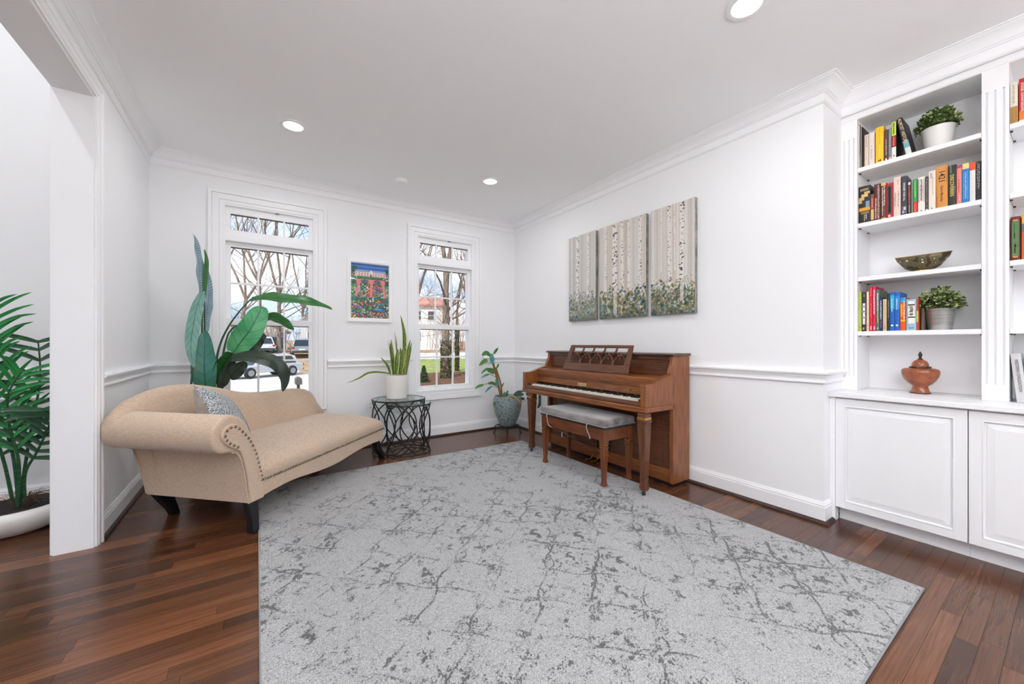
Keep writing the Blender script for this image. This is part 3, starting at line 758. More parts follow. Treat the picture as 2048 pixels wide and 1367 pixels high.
# ================================================================== PIANO
W1, W2 = rgb(106, 60, 30), rgb(152, 92, 50)
WALN_Y = wood('walnut_y', W1, W2, 'y', .32, .2)
WALN_Z = wood('walnut_z', W1, W2, 'z', .32, .2)
WALN_X = wood('walnut_x', W1, W2, 'x', .32, .2)
WDK_Y = wood('walnut_dark_y', rgb(76, 43, 25), rgb(112, 66, 39), 'y', .35, .15)
WDK_Z = wood('walnut_dark_z', rgb(76, 43, 25), rgb(112, 66, 39), 'z', .35, .15)
EBONY = pm('piano_dark_edge', rgb(40, 32, 32), .25)
BRASS = pm('brass', rgb(205, 165, 90), .28, 1.0)
IVORY = pm('ivory_key', rgb(236, 231, 216), .3)
BLACKKEY = pm('ebony_key', rgb(14, 13, 14), .25)
CASTER = pm('caster_black', rgb(24, 24, 25), .4)
def piano():
    Y0, Y1, XK, XP, XW = 1.690, 3.165, 2.253, 2.575, 2.790   # near end, far end, key front, case front, back
    O = (2.52, (Y0+Y1)/2, 0)
    t = thing('upright_piano', 'brown walnut console piano with a pierced music desk against the right wall', 'piano', O)
    def pb(name, mb, mat, par=t, bevel=.003, **k): return mb.build(name, mat, par, bevel=bevel, origin=O, **k)
    # side panels with scrolled front edge
    sp = [(XP,.028),(XW,.028),(XW,.985),(XP+.006,.985),(XP+.006,.955),(XP+.002,.935),(XP-.012,.905),(XP-.026,.880),(XP-.034,.862),(XP-.034,.845),(XP,.84)]
    for y in (Y0, Y1-.032): pb('side_panel', MB().prism(sp, 'y', y, y+.032), WALN_Z)
    # lid
    lid = [(XP-.012,.985),(XW+.004,.985),(XW+.004,.998),(XW,1.004),(XP+.012,1.004),(XP-.004,.999),(XP-.012,.992)]
    pb('lid', MB().prism(lid, 'y', Y0-.010, Y1+.010), wood('lid_wood', rgb(64,40,30), rgb(94,60,42), 'y', .28, .3))
    pb('lid_edge', MB().prism([(XP-.0135,.9845),(XP-.0115,.9845),(XP-.0115,.993),(XP-.0135,.993)], 'y', Y0-.010, Y1+.010), EBONY, bevel=0)
    # upper front panel with two framed fields
    up = pb('upper_panel', MB().box(XP+.030, XP+.046, Y0+.032, Y1-.032, .80, .985), WDK_Y)
    for (a, b) in ((Y0+.06, 2.10), (2.72, Y1-.06)):
        pb('panel_moulding', MB().rectring(a, b, .845, .955, .006, 'x', XP+.026, XP+.031), EBONY if False else WDK_Y, up, .001)
    pb('upper_rail', MB().box(XP+.012, XP+.034, Y0+.032, Y1-.032, .955, .985), WDK_Y)
    # music shelf and fallboard
    pb('music_shelf', MB().prism([(XP-.145,.806),(XP+.032,.812),(XP+.032,.826),(XP-.138,.820),(XP-.145,.816)], 'y', Y0+.032, Y1-.032), WALN_Y)
    pb('fallboard', MB().prism([(XP-.150,.768),(XP-.130,.768),(XP-.130,.808),(XP-.150,.806)], 'y', Y0+.034, Y1-.034), WALN_Y)
    nb = pb('nameboard', MB().prism([(XP-.172,.690),(XP-.150,.690),(XP-.138,.768),(XP-.172,.768),(XP-.176,.762),(XP-.176,.755),(XP-.166,.750)], 'y', Y0+.034, Y1-.034), WALN_Y)
    pb('fallboard_lip', MB().box(XP-.180, XP-.150, Y0+.034, Y1-.034, .766, .774), WDK_Y)
    pb('knob', MB().sphere((XP-.178, 1.935, .722), .009, 10, 8), WDK_Z, bevel=0, smooth=True)
    # maker's plate with a small emblem and three faint lines
    pl = pb('maker_plate', MB().box(XP-.1762, XP-.1682, 2.418, 2.520, .703, .728), pm('plate_brass', rgb(222,196,150), .35, .6), bevel=.001)
    e = MB(); e.sphere((XP-.1765, 2.500, .7155), .007, 8, 6, .2, 1, 1)
    for k in range(7): e.box(XP-.1768, XP-.1760, 2.474-k*.0075, 2.478-k*.0075, .711, .720)
    pb('plate_mark', e, pm('plate_ink', rgb(150,112,70), .5), pl, 0)
    # key bed, cheeks, key slip
    pb('key_bed', MB().box(XK+.004, XP+.02, Y0, Y1, .588, .628), WALN_Y, bevel=.005)
    pb('key_bed_lip', MB().prism([(XK-.004,.590),(XK+.006,.586),(XK+.006,.630),(XK-.004,.624)], 'y', Y0-.003, Y1+.003), WALN_Y)
    ck = [(XK,.628),(XP,.628),(XP,.847)] + [(p.x, p.y) for p in smoothcurve([(XP-.03,.846),(XP-.08,.838),(XP-.15,.818),(XP-.22,.797),(XP-.262,.791),(XK,.790)], 4)]
    for y in (Y0, Y1-.046): pb('key_cheek', MB().prism(ck, 'y', y, y+.046), WALN_Z)
    pb('key_slip', MB().prism([(XK+.008,.628),(XK+.030,.628),(XK+.030,.662),(XK+.018,.664),(XK+.008,.650)], 'y', Y0+.046, Y1-.046), WDK_Y)
    KX = XK+.034
    pb('key_frame', MB().box(KX+.004, XP-.15, Y0+.046, Y1-.046, .628, .655), EBONY)
    for (a, b) in ((Y0+.046, Y0+.085), (Y1-.105, Y1-.046)): pb('key_block', MB().box(KX-.002, XP-.16, a, b, .628, .678), WDK_Y)
    ka, kb = Y0+.087, Y1-.107; kw = (kb-ka)/52
    wk = MB().box(0, .128, .0006, kw-.0006, -.016, 0).mesh('white_key', IVORY)
    bk = MB().prism([(0,-.004),(.088,-.004),(.088,.011),(.008,.011),(.002,.007)], 'y', 0, kw*.56).mesh('black_key', BLACKKEY)
    for i in range(52):
        yy = kb-(i+1)*kw   # low notes sit at the far (left) end
        inst('white_key', wk, t, (KX-O[0], yy-O[1], .676))
        if i % 7 in (0, 2, 3, 5, 6) and i < 51: inst('black_key', bk, t, (KX+.044-O[0], yy-kw*.28-O[1], .677))
    # lower panel and toe rail
    lp = pb('lower_panel', MB().box(XP+.030, XP+.046, Y0+.032, Y1-.032, .03, .588), WDK_Y)
    for (a, b) in ((Y0+.10, 2.08), (2.12, 2.72), (2.76, Y1-.10)):
        pb('panel_moulding', MB().rectring(a, b, .15, .56, .007, 'x', XP+.025, XP+.031), WDK_Y, lp, .0015)
    pb('toe_rail', MB().box(XP+.014, XP+.036, Y0+.032, Y1-.032, .028, .125), WALN_Y)
    pb('plinth', MB().box(XP+.03, XW-.01, Y0+.02, Y1-.02, .002, .03), EBONY)
    # front legs
    for y in (1.712, 3.030):
        x = 2.268; lg = MB()
        lg.box(x-.033, x+.033, y-.033, y+.033, .560, .588)
        lg.box(x-.038, x+.038, y-.038, y+.038, .528, .545); lg.frustum(x, y, .510, .528, .030, .030, .036, .036)
        lg.frustum(x, y, .135, .512, .0205, .0205, .034, .034)
        lg.frustum(x, y, .118, .135, .019, .019, .024, .024); lg.frustum(x, y, .062, .118, .026, .026, .019, .019); lg.frustum(x, y, .044, .062, .018, .018, .026, .026)
        l = pb('leg', lg, WDK_Z)
        pb('brass_collar', MB().box(x-.0345, x+.0345, y-.0345, y+.0345, .545, .561), BRASS, l, .001)
        c = MB().lathe([(.008, .030), (.008, .046)], (x, y, 0), 10); w = Matrix.Translation((x-.006, y, .0245)) @ Matrix.Rotation(R(60), 4, 'Z') @ Matrix.Rotation(R(90), 4, 'X')
        k = len(c.v); c.lathe([(.004,-.010),(.0118,-.010),(.0118,.010),(.004,.010)], (0,0,0), 14)
        c.v[k:] = [tuple(w @ Vector(p)) for p in c.v[k:]]
        pb('caster', c, CASTER, l, 0)
    # pedals
    for y in (2.470, 2.400, 2.330):
        pts = [(XP+.03, y, .085), (XP-.01, y, .082), (XP-.04, y, .060), (XP-.075, y, .040), (XP-.105, y, .036), (XP-.128, y, .040)]
        p = MB().tube(smoothcurve(pts, 4), [.006]*10+[.009, .012, .014, .016, .017, .018, .018, .016, .013, .009, .004][:11], 10)
        for i in range(len(p.v)):
            x_, y_, z_ = p.v[i]
            if x_ < XP-.05: zc = .040; p.v[i] = (x_, y_, zc+(z_-zc)*.45)
        pb('pedal', p, BRASS, bevel=0, smooth=True)
        pb('pedal_rod', MB().box(XP+.022, XP+.028, y-.006, y+.006, .125, .30), EBONY, bevel=0)
    # music desk: leaning frame with gothic lattice
    A = Vector((2.478, 0, .826)); B = Vector((2.590, 0, 1.060)); up_ = (B-A); Ht = up_.length; up_.normalize(); nrm = Vector((-up_.z, 0, up_.x))
    def dp(y, h, d=0.0):  # y world, h along the desk, d toward the player
        p = A + up_*h + nrm*d; return (p.x, y, p.z)
    yl, yr = 2.798, 2.018
    def slab(poly, d0, d1):
        b = MB(); n = len(poly)
        for d in (d0, d1):
            for (y, h) in poly: b.v.append(dp(y, h, d))
        b.face(range(n)); b.face(range(2*n-1, n-1, -1))
        for i in range(n): b.face((i, (i+1) % n, n+(i+1) % n, n+i))
        return b
    def edge(h): f = h/Ht; return (yl-.002*f, yr+.034*f)
    hi0, hi1 = .075, Ht-.026
    md = pb('music_desk', slab([(edge(0)[0], 0), (edge(0)[1], 0), (edge(hi0)[1], hi0), (edge(hi0)[0], hi0)], 0, .014), WDK_Y)
    pb('desk_top_rail', slab([(edge(hi1)[0], hi1), (edge(hi1)[1], hi1), (edge(Ht)[1], Ht), (edge(Ht)[0], Ht)], 0, .014), WDK_Y, md)
    for q in (0, 1):
        s = -1 if q == 0 else 1
        pb('desk_stile', slab([(edge(hi0)[q], hi0), (edge(hi0)[q]+s*.055, hi0), (edge(hi1)[q]+s*.045, hi1), (edge(hi1)[q], hi1)], 0, .014), WDK_Z, md)
    a0, a1 = edge(hi0)[0]-.055, edge(hi0)[1]+.055; n5 = 5; wv = (a0-a1)/n5; hh = hi1-hi0
    for k in range(n5):
        yc = a0-(k+.5)*wv; hm = hi0+hh*.52
        arch = MB()
        for s in (-1, 1):
            # lower pointed arch rising from the foot, upper inverted arch falling from the top
            lo = smoothcurve([dp(yc+s*wv*.46, hi0, .007), dp(yc+s*wv*.45, hi0+hh*.22, .007), dp(yc+s*wv*.32, hi0+hh*.40, .007), dp(yc+s*wv*.10, hm+.006, .007), dp(yc, hm+.018, .007)], 4)
            arch.tube(lo, .0052, 6)
            hi = smoothcurve([dp(yc+s*wv*.47, hi1, .007), dp(yc+s*wv*.44, hi0+hh*.78, .007), dp(yc+s*wv*.30, hi0+hh*.62, .007), dp(yc+s*wv*.12, hm+.002, .007)], 4)
            arch.tube(hi, .0052, 6)
        pb('lattice_arch', arch, WDK_Y, md, 0, smooth=True)
        fi = MB().sphere(dp(yc, hm+.012, .010), .009, 8, 6, .7, .8, 1.7); fi.sphere(dp(yc, hm-.022, .009), .005, 8, 6, .8, .8, 2.2)
        pb('finial', fi, WALN_Z, md, 0, smooth=True)
    pb('desk_ledge', MB().box(2.440, 2.500, yr-.01, yl+.05, .819, .828), WALN_Y, md)
piano()

# ================================================================== PIANO BENCH + CUSHION
BW_Y = wood('bench_wood_y', rgb(88, 45, 23), rgb(130, 72, 40), 'y', .35, .15)
BW_Z = wood('bench_wood_z', rgb(88, 45, 23), rgb(130, 72, 40), 'z', .35, .15)
def bench():
    x0, x1, y0, y1 = 2.135, 2.462, 1.962, 2.706; O = ((x0+x1)/2, (y0+y1)/2, 0.0125)
    t = thing('piano_bench', 'small brown wooden piano bench with tapered legs, pushed under the keyboard', 'bench', O)
    def pb(name, mb, mat, par=t, bevel=.003, **k): return mb.build(name, mat, par, bevel=bevel, origin=O, **k)
    pb('seat_board', MB().box(x0-.008, x1+.008, y0-.010, y1+.010, .438, .456), pm('bench_top_dark', rgb(48,42,46), .28), bevel=.006)
    pb('apron', MB().rectring(x0, x1, y0, y1, .022, 'z', .352, .438), BW_Y)
    pb('inner_bottom', MB().box(x0+.02, x1-.02, y0+.02, y1-.02, .356, .362), BW_Y)
    for (x, y) in ((x0+.024, y0+.024), (x0+.024, y1-.024), (x1-.024, y0+.024), (x1-.024, y1-.024)):
        l = MB().box(x-.025, x+.025, y-.025, y+.025, .330, .440)
        l.frustum(x, y, .312, .330, .020, .020, .024, .024); l.box(x-.025, x+.025, y-.025, y+.025, .298, .308)
        l.frustum(x, y, .058, .300, .0145, .0145, .023, .023); l.frustum(x, y, .013, .060, .020, .020, .013, .013)
        lo = pb('leg', l, BW_Z)
        pb('brass_ring', MB().box(x-.0225, x+.0225, y-.0225, y+.0225, .318, .328), BRASS, lo, .001)
        pb('brass_ring', MB().box(x-.0215, x+.0215, y-.0215, y+.0215, .308, .311), BRASS, lo, 0)
    # cushion, tied on
    VEL = pm('grey_velvet', rgb(88, 81, 79), .7, 0, .2, rgb(156, 150, 149), (1, .35, 1), 12, 5, .35, .66, .25, 90, sheen=.6, bdist=.002)
    Oc = ((x0+x1)/2, (y0+y1)/2, .457)
    c = thing('bench_cushion', 'grey crushed velvet seat cushion tied onto the piano bench', 'cushion', Oc)
    MB().box(x0-.014, x1+.014, y0-.012, y1+.012, .4575, .513).build('pad', VEL, c, bevel=.020, seg=4, origin=Oc)
    MB().ring([(x0-.018,y0-.016),(x1+.018,y0-.016),(x1+.018,y1+.016),(x0-.018,y1+.016)], [(x0+.0,y0+.0),(x1,y0+.0),(x1,y1),(x0,y1)], 'z', .4568, .4625).build('welt', VEL, c, bevel=.002, origin=Oc)
    CORD = pm('grey_cord', rgb(176, 168, 166), .8); DC = pm('dark_cord', rgb(60,40,32), .8)
    def cord(pts, m, name='tie'):
        MB().tube(smoothcurve(pts, 5), .0035, 6).build(name, m, c, smooth=True, origin=Oc)
    xf = x0-.020
    cord([(xf+.008, 2.60, .462), (xf-.010, 2.60, .452), (xf-.004, 2.597, .42), (xf+.004, 2.59, .37), (xf+.012, 2.56, .352)], CORD)
    cord([(xf+.012, 2.56, .352), (xf+.006, 2.50, .343), (xf+.008, 2.43, .340), (xf+.006, 2.40, .342), (xf+.014, 2.34, .322), (xf+.022, 2.30, .315)], DC)
    cord([(xf+.006, 2.41, .341), (xf+.004, 2.415, .325), (xf+.006, 2.412, .30)], CORD)
    cord([(xf+.008, 2.115, .462), (xf-.010, 2.115, .452), (xf-.004, 2.118, .42), (xf+.006, 2.10, .37), (xf+.004, 2.09, .35)], CORD)
bench()

# ================================================================== SIDE TABLES
IRON = pm('bronze_iron', rgb(58, 54, 52), .42, .7)
def side_table(x, y, r, h, label, phase=0.0):
    t = thing('nesting_table', label, 'side table', (x, y, 0), 0, 'round nesting tables')
    def circ(R_, z, n=40): return [(R_*math.cos(2*math.pi*i/n), R_*math.sin(2*math.pi*i/n), z) for i in range(n)]
    MB().tube(circ(r, h-.008), .007, 8, closed=True).build('top_ring', IRON, t, smooth=True)
    MB().tube(circ(r*.985, .014), .006, 8, closed=True).build('base_ring', IRON, t, smooth=True)
    n = 6; dl = R(22)
    for k in range(n):
        a = 2*math.pi*k/n+phase
        for s in (-1, 1):
            pts = []
            for i in range(21):
                q = i/20; an = a+s*dl*(2.05*math.sin(math.pi*q)**.85-1.05)
                pts.append((r*.985*math.cos(an), r*.985*math.sin(an), .014+(h-.022)*q))
            MB().tube(pts, .0064, 6).build('curved_rod', IRON, t, smooth=True)
    MB().lathe([(.0005, h-.006), (r-.004, h-.006), (r-.003, h-.004), (r-.003, h), (r-.004, h+.001), (.0005, h+.001)], n=48).build('glass_top', TABLEGLASS, t, smooth=True)
    return t
side_table(1.257, 3.725, .213, .492, 'shorter round glass side table with looped iron rods, standing in front', .2)
side_table(1.205, 3.872, .258, .524, 'taller round glass side table with looped iron rods, holding the snake plant', .45)

# ================================================================== BUILT-IN BOOKCASE
SH = (2.177, 1.830, 1.494, 1.155); ZCT = .785; ZTOP = 2.484
XBK = 3.385
BAYS = ((.781, .287), (.200, -.294))
PILS = ((.8605, .781), (.287, .200), (-.294, -.375))
def bookcase():
    O = (3.3, .24, ZCT)
    t = thing('built_in_bookcase', 'white built-in bookcase with fluted pilasters above the cabinets', 'bookcase', O)
    def pb(name, mb, mat=CAB, par=t, bevel=0, **k): return mb.build(name, mat, par, bevel=bevel, origin=O, **k)
    pb('back_panel', MB().box(XBK, XB-.002, PILS[2][1], PILS[0][0], ZCT+.001, ZTOP))
    for (a, b) in PILS:
        p = pb('pilaster', MB().box(UX+.009, XBK, b, a, ZCT+.001, ZTOP))
        f = MB(); f.box(UX, UX+.010, b, a, ZCT+.001, .868).box(UX, UX+.010, b, a, 2.372, ZTOP)
        n = 3; g = .0085; w = (a-b-2*.012-n*g); ed = .012
        ys = [b]; c = b+ed
        seg = []
        gap = (a-b-2*ed-n*g)/(n-1)
        seg.append((b, b+ed)); c = b+ed+g
        for k in range(n-1): seg.append((c, c+gap)); c += gap+g
        seg.append((c, a))
        for (s0, s1) in seg: f.box(UX, UX+.010, s0, s1, .868, 2.372)
        pb('fluting', f, CAB, p)
        # bed-rail style brackets seen under the shelves
    pb('frieze', MB().box(UX, XBK, PILS[2][1], PILS[0][0], ZTOP, 2.53).box(UX-.004, UX, PILS[2][1], PILS[0][0], ZTOP+.004, 2.53))
    pb('header', MB().box(UX+.01, XB-.002, PILS[2][1], PILS[0][0], 2.53, ZC-.002))
    for (a, b) in BAYS:
        for z in SH:
            s = pb('shelf', MB().box(UX+.002, XBK-.001, b+.001, a-.001, z-.026, z), CAB, t, .0015)
            for (yy, dy) in ((a-.001, -.008), (b+.001, .008)):
                for xx in (UX+.04, XBK-.05):
                    pb('shelf_pin', MB().box(xx-.008, xx+.008, min(yy, yy+dy), max(yy, yy+dy), z-.031, z-.0262), pm('pin_metal', rgb(60,56,54), .4, .8), s)
    return t
bookcase()
# countertop
t = thing('countertop', 'white painted countertop running along the top of the base cabinets', 'countertop', (3.16, .24, .757))
MB().box(2.900, XB-.003, -.40, YN-.001, .757, ZCT).build('slab', CAB, t, bevel=.004, origin=(3.16, .24, .757))
# base cabinets
def cabinet(y1, y0, label, stile):
    F = 2.926; O = ((F+XB)/2, (y0+y1)/2, 0)
    t = thing('base_cabinet', label, 'cabinet', O, 0, 'white base cabinets')
    def pb(name, mb, par=t, bevel=0): return mb.build(name, CAB, par, bevel=bevel, origin=O)
    b = MB().box(F+.022, XB-.004, y0, y1, .09, .757)
    pb('body', b)
    if stile: pb('face_stile', MB().box(F+.001, F+.06, y1-.027, y1, .001, .757))
    d1 = y1-(.0285 if stile else .0015); d0 = y0+.0015
    z0, z1 = .091, .748; sw = .048
    d = pb('door', MB().rectring(d0, d1, z0, z1, sw, 'x', F, F+.020), t, .002)
    a0, a1, c0, c1 = d0+sw, d1-sw, z0+sw, z1-sw
    p = MB(); q = [(F+.010, 0.0), (F+.010, .004), (F+.006, .010), (F+.002, .034)]
    P = []
    for (x, i) in q: P.append([(x, a0+i, c0+i), (x, a1-i, c0+i), (x, a1-i, c1-i), (x, a0+i, c1-i)])
    p.grid(P, cv=True); k = (len(q)-1)*4; p.face((k, k+1, k+2, k+3)); p.box(F+.011, F+.018, a0-.002, a1+.002, c0-.002, c1+.002)
    pb('raised_panel', p, d)
    pb('door_bead', MB().rectring(a0-.006, a1+.006, c0-.006, c1+.006, .006, 'x', F-.002, F+.004), d, .0015)
    pb('toe_kick', MB().box(3.002, 3.02, y0, y1-(.027 if stile else 0), .0005, .0905))
cabinet(YN-.001, .3115, 'white base cabinet with a raised panel door, next to the end of the wall', True)
cabinet(.3105, -.215, 'white base cabinet with a raised panel door, cut off by the right edge', False)

# ================================================================== BOOKS
def flat(name, c, rough=.5): return pm(name, c, rough)
_bc = {}
def bcol(c):
    if c not in _bc: _bc[c] = flat('book_%02x%02x%02x' % c, rgb(*c), .45)
    return _bc[c]
PAGES = pm('book_pages', rgb(222, 212, 192), .9)
def text_mesh(s, size, mat, bold=False):
    cu = bpy.data.curves.new('lettering', 'FONT'); cu.body = s; cu.size = size; cu.align_x = 'CENTER'; cu.align_y = 'CENTER'; cu.extrude = .0002
    if bold: cu.offset = size*.012
    o = bpy.data.objects.new('tmp', cu); C.objects.link(o)
    dg = bpy.context.evaluated_depsgraph_get()
    me = bpy.data.meshes.new_from_object(o.evaluated_get(dg)); bpy.data.objects.remove(o)
    me.materials.clear(); me.materials.append(mat); me.name = 'lettering'
    return me
def book(y1, y0, h, z, col, label, bands=(), bars=(), text=None, depth=.17, group=None, x=3.152, lean=None, page_top=True, dots=()):
    """spine faces the room; y1 > y0.  bands (f0,f1,col), bars (f0,f1,across0,across1,col)"""
    w = y1-y0-.0006; yc = (y0+y1)/2
    t = thing('book', label, 'book', (x, yc, z), 0, group)
    ct = .0018 if w > .008 else .0010
    c = MB()
    hw = w/2
    c.box(0.002, depth, -hw, -hw+ct, 0, h); c.box(0.002, depth, hw-ct, hw, 0, h)
    # slightly rounded spine
    sp = [(.003, -hw), (.0008, -hw*.8), (0, -hw*.4), (0, hw*.4), (.0008, hw*.8), (.003, hw), (.004, hw), (.004, -hw)]
    c.prism(sp, 'z', 0, h)
    c.build('cover', bcol(col), t)
    MB().box(.004, depth-.004, -hw+ct, hw-ct, .002, h-.003).build('pages', PAGES, t)
    for (f0, f1, cc) in bands:
        MB().prism([(.0026, -hw-.0002), (.0004, -hw*.8), (-.0004, -hw*.4), (-.0004, hw*.4), (.0004, hw*.8), (.0026, hw+.0002)], 'z', h*f0, h*f1).build('spine_band', bcol(cc), t)
    if bars:
        for cc in sorted(set(b[4] for b in bars)):
            m = MB()
            for (f0, f1, a0, a1, c2) in bars:
                if c2 == cc: m.box(-.0008, .0006, hw-2*hw*a1, hw-2*hw*a0, h*f0, h*f1)
            tag(m.build('spine_print', bcol(cc), t), kind='stuff')
    for (f, a, r, cc) in dots:
        MB().sphere((0.0, hw-2*hw*a, h*f), r, 10, 6, .12, 1, 1).build('spine_emblem', bcol(cc), t)
    if text:
        for (s, size, f, a, cc) in ([text] if isinstance(text[0], str) else text):
            me = text_mesh(s, size, bcol(cc), True)
            o = bpy.data.objects.new('lettering', me); C.objects.link(o); o.parent = t
            M = Matrix(((0, 0, -1), (0, -1, 0), (-1, 0, 0))).to_4x4()
            M.translation = Vector((-.0009, hw-2*hw*a, h*f)); o.matrix_local = M
    if lean: t.rotation_euler = (lean, 0, 0)
    return t
def lines(n, f0, f1, c, seed=0, a0=.3, a1=.7):
    """a run of small strokes down a spine: print too small to read"""
    r_ = random.Random(seed); out = []; f = f0
    while f < f1:
        L = r_.uniform(.012, .03); k = r_.uniform(0, .10)
        out.append((f, f+L, a0+k, a1-r_.uniform(0, .12), c)); f += L+r_.uniform(.006, .014)
    return out
G1, G2, G4, G5 = 'books on the top shelf', 'books on the second shelf', 'books beside the metal planter', 'books in the cut-off right bay'
CR, WH, BK_ = (226, 212, 196), (232, 228, 222), (28, 26, 28)
z = SH[0]
book(.7806, .7752, .273, z, (238,228,216), 'thin tall white book, first on the top shelf', group=G1)
book(.7750, .7702, .275, z, (72,40,42), 'thin tall dark maroon book between white spines at the shelf end', (), lines(4, .05, .3, (220,200,190), 2), group=G1)
book(.7700, .7668, .275, z, (226,220,214), 'very thin tall white booklet, third on the top shelf', group=G1)
book(.7664, .7612, .259, z, (44,34,36), 'thin black book with a wooden-looking top edge on the top shelf', group=G1)
book(.7610, .7550, .237, z, (30,27,30), 'thin black book just before the cream paperbacks', group=G1)
book(.7528, .7334, .200, z, (224,204,186), 'cream paperback, the shorter of the two on the top shelf', (), lines(1, .62, .95, (196,178,164), 3, .2, .8), group=G1)
book(.7324, .7053, .203, z, (230,216,204), 'cream paperback with a faint grey title, left of the yellow book', (), lines(1, .2, .5, (190,184,186), 4)+[(.58,.60,.4,.55,(40,36,40))], group=G1)
book(.7009, .6645, .220, z, (250,196,8), 'wide bright yellow book on the top shelf', (), lines(1, .15, .5, (252,224,110), 5, .38, .62)+lines(1, .52, .95, (222,168,0), 6, .38, .62)+[(.06,.085,.30,.48,BK_),(.055,.10,.52,.70,BK_)], group=G1)
book(.6632, .6448, .189, z, (92,48,56), 'dark maroon paperback right of the yellow book', (), lines(1, .2, .7, (206,190,190), 7, .4, .7)+[(.03,.09,.3,.75,WH)], group=G1)
book(.6438, .6308, .190, z, (128,138,138), 'thin grey-green book between the maroon and the lime spines', [(0, .10, (224,176,168))], lines(1, .2, .8, (170,160,130), 8), group=G1)
book(.6305, .6101, .224, z, BK_, 'book with a lime, red and white banded spine', [(0.02, .32, (232,228,222)), (.34, .60, (168,24,30)), (.62, .99, (202,222,62))], lines(1, .66, .95, (46,60,20), 9, .28, .72)+lines(1, .36, .58, (220,120,120), 10)+[(.07,.11,.45,.65,BK_)], group=G1)
book(.5690, .5440, .232, z+.0026, (22,20,24), 'dark history book leaning to the left on the top shelf', [(0, .19, (216,222,220)), (.19, .38, (120,168,178))], (), ('ALMOST HISTORY', .0195, .64, .5, (214,190,150)), group=G1, lean=R(-10.3))
z = SH[1]
book(.7805, .7249, .232, z, (26,24,24), 'very thick black book with gold artwork on its spine', [(.33, .42, (214,150,40))], [(.62,.70,.05,.5,(206,170,110)),(.70,.78,.25,.8,(216,180,110)),(.78,.84,.5,.98,(206,170,110)),(.54,.62,.0,.3,(190,160,110)),(.42,.58,.62,.95,(120,150,170)),(.87,.93,.15,.85,(150,130,90)),(.25,.31,.2,.9,(140,110,70)),(.05,.24,.48,.54,(190,160,120)),(.1,.24,.62,.70,(170,180,190))], group=G2)
book(.7242, .7083, .169, z, (110,84,78), 'short paperback with a red and gold spine on the second shelf', [(.08, .44, (220,180,120)), (.46, .86, (176,56,44))], lines(1, .5, .84, (224,160,140), 11), group=G2, depth=.13)
book(.7079, .6784, .224, z, (88,26,30), 'thick oxblood book with two columns of pale lettering', (), lines(1, .06, .62, (222,196,170), 12, .12, .42)+lines(1, .05, .95, (200,168,150), 13, .52, .86), group=G2)
book(.6770, .6542, .222, z, (98,50,36), 'brown book with a gold top band on the second shelf', [(.92, 1.0, (214,176,110)), (0, .05, (200,164,100))], lines(1, .10, .88, (226,200,172), 14, .2, .5)+lines(1, .38, .88, (226,200,172), 15, .56, .86), group=G2)
book(.6534, .6227, .210, z, (176,26,28), 'red book with a long black title panel', (), [(.14,.92,.2,.78,(34,44,42))]+lines(1, .17, .88, (226,206,206), 16, .34, .64)+[(.04,.09,.32,.62,WH)], group=G2)
book(.6215, .5912, .236, z, (238,208,194), 'tall pale pink book with two columns of grey print', (), lines(1, .25, .62, (150,128,122), 17, .10, .36)+lines(1, .25, .62, (150,128,122), 18, .55, .8)+lines(1, .80, .92, (216,140,130), 19, .5, .75), group=G2)
book(.5885, .5651, .230, z, (58,58,64), 'charcoal hardback with a white title down its spine', [(0, .24, (94,90,112))], [(.06,.12,.2,.5,(206,190,210)),(.14,.21,.4,.8,(226,206,220)),(.03,.06,.5,.8,(40,50,90))], ('WINNER TAKE ALL', .0125, .60, .5, (222,226,232)), group=G2)
book(.5648, .5464, .194, z, (26,22,24), 'black book with a red-orange title on the second shelf', (), lines(1, .30, .84, (208,84,54), 20, .3, .75)+[(.88,.96,.25,.8,(216,206,206)),(.05,.28,.4,.65,(150,134,120))], group=G2)
book(.5460, .5418, .195, z, (190,186,188), 'very thin silver booklet beside the black and red book', group=G2)
book(.5405, .5234, .196, z, (34,150,70), 'paperback with a green top and red bottom', [(0, .34, (222,38,34))], lines(1, .46, .95, (150,216,110), 21, .3, .7)+lines(1, .06, .28, (246,170,150), 22, .4, .6), group=G2)
book(.5206, .4924, .199, z, (238,228,216), 'cream book with two thin dark rules on its spine', (), [(.28,.94,.10,.16,(60,52,48)),(.28,.94,.84,.90,(60,52,48))]+lines(1, .32, .92, (110,98,90), 23, .3, .7)+[(.03,.05,.35,.6,BK_)], group=G2)
book(.4914, .4793, .194, z, (38,30,32), 'thin black-brown book with a white round mark at its foot', (), lines(1, .10, .95, (190,180,176), 24, .35, .65), None, group=G2, dots=[(.04, .5, .004, WH)])
book(.4790, .4516, .219, z, (234,224,210), 'cream paperback with a faint gold title, left of the orange book', (), lines(1, .38, .80, (222,186,120), 25, .45, .72)+lines(1, .82, .95, (170,170,174), 26, .2, .6)+[(.03,.05,.35,.55,BK_)], group=G2)
book(.4504, .4068, .233, z, (214,142,58), 'wide orange-brown book with the number 1421 on its spine', (), [(.02,.30,.05,.12,(186,110,40)),(.6,.95,.86,.93,(190,114,44))], [('1421', .034, .745, .48, (34,20,14)), ('Gavin Menzies', .0150, .34, .5, (104,58,26))], group=G2)
book(.4054, .3760, .222, z, (36,38,38), 'black book with a tall yellow-gold title on its spine', (), lines(1, .80, .95, (110,150,160), 27, .2, .5)+lines(1, .30, .5, (200,200,196), 28, .78, .88), ('DISCOVERERS', .0190, .50, .45, (216,196,96)), group=G2)
book(.3750, .3568, .213, z, (238,132,116), 'coral pink paperback with a plum top', [(.92, 1.0, (160,70,96))], lines(1, .32, .64, (190,70,70), 29, .3, .6)+lines(1, .10, .26, (246,216,210), 30, .45, .7), group=G2)
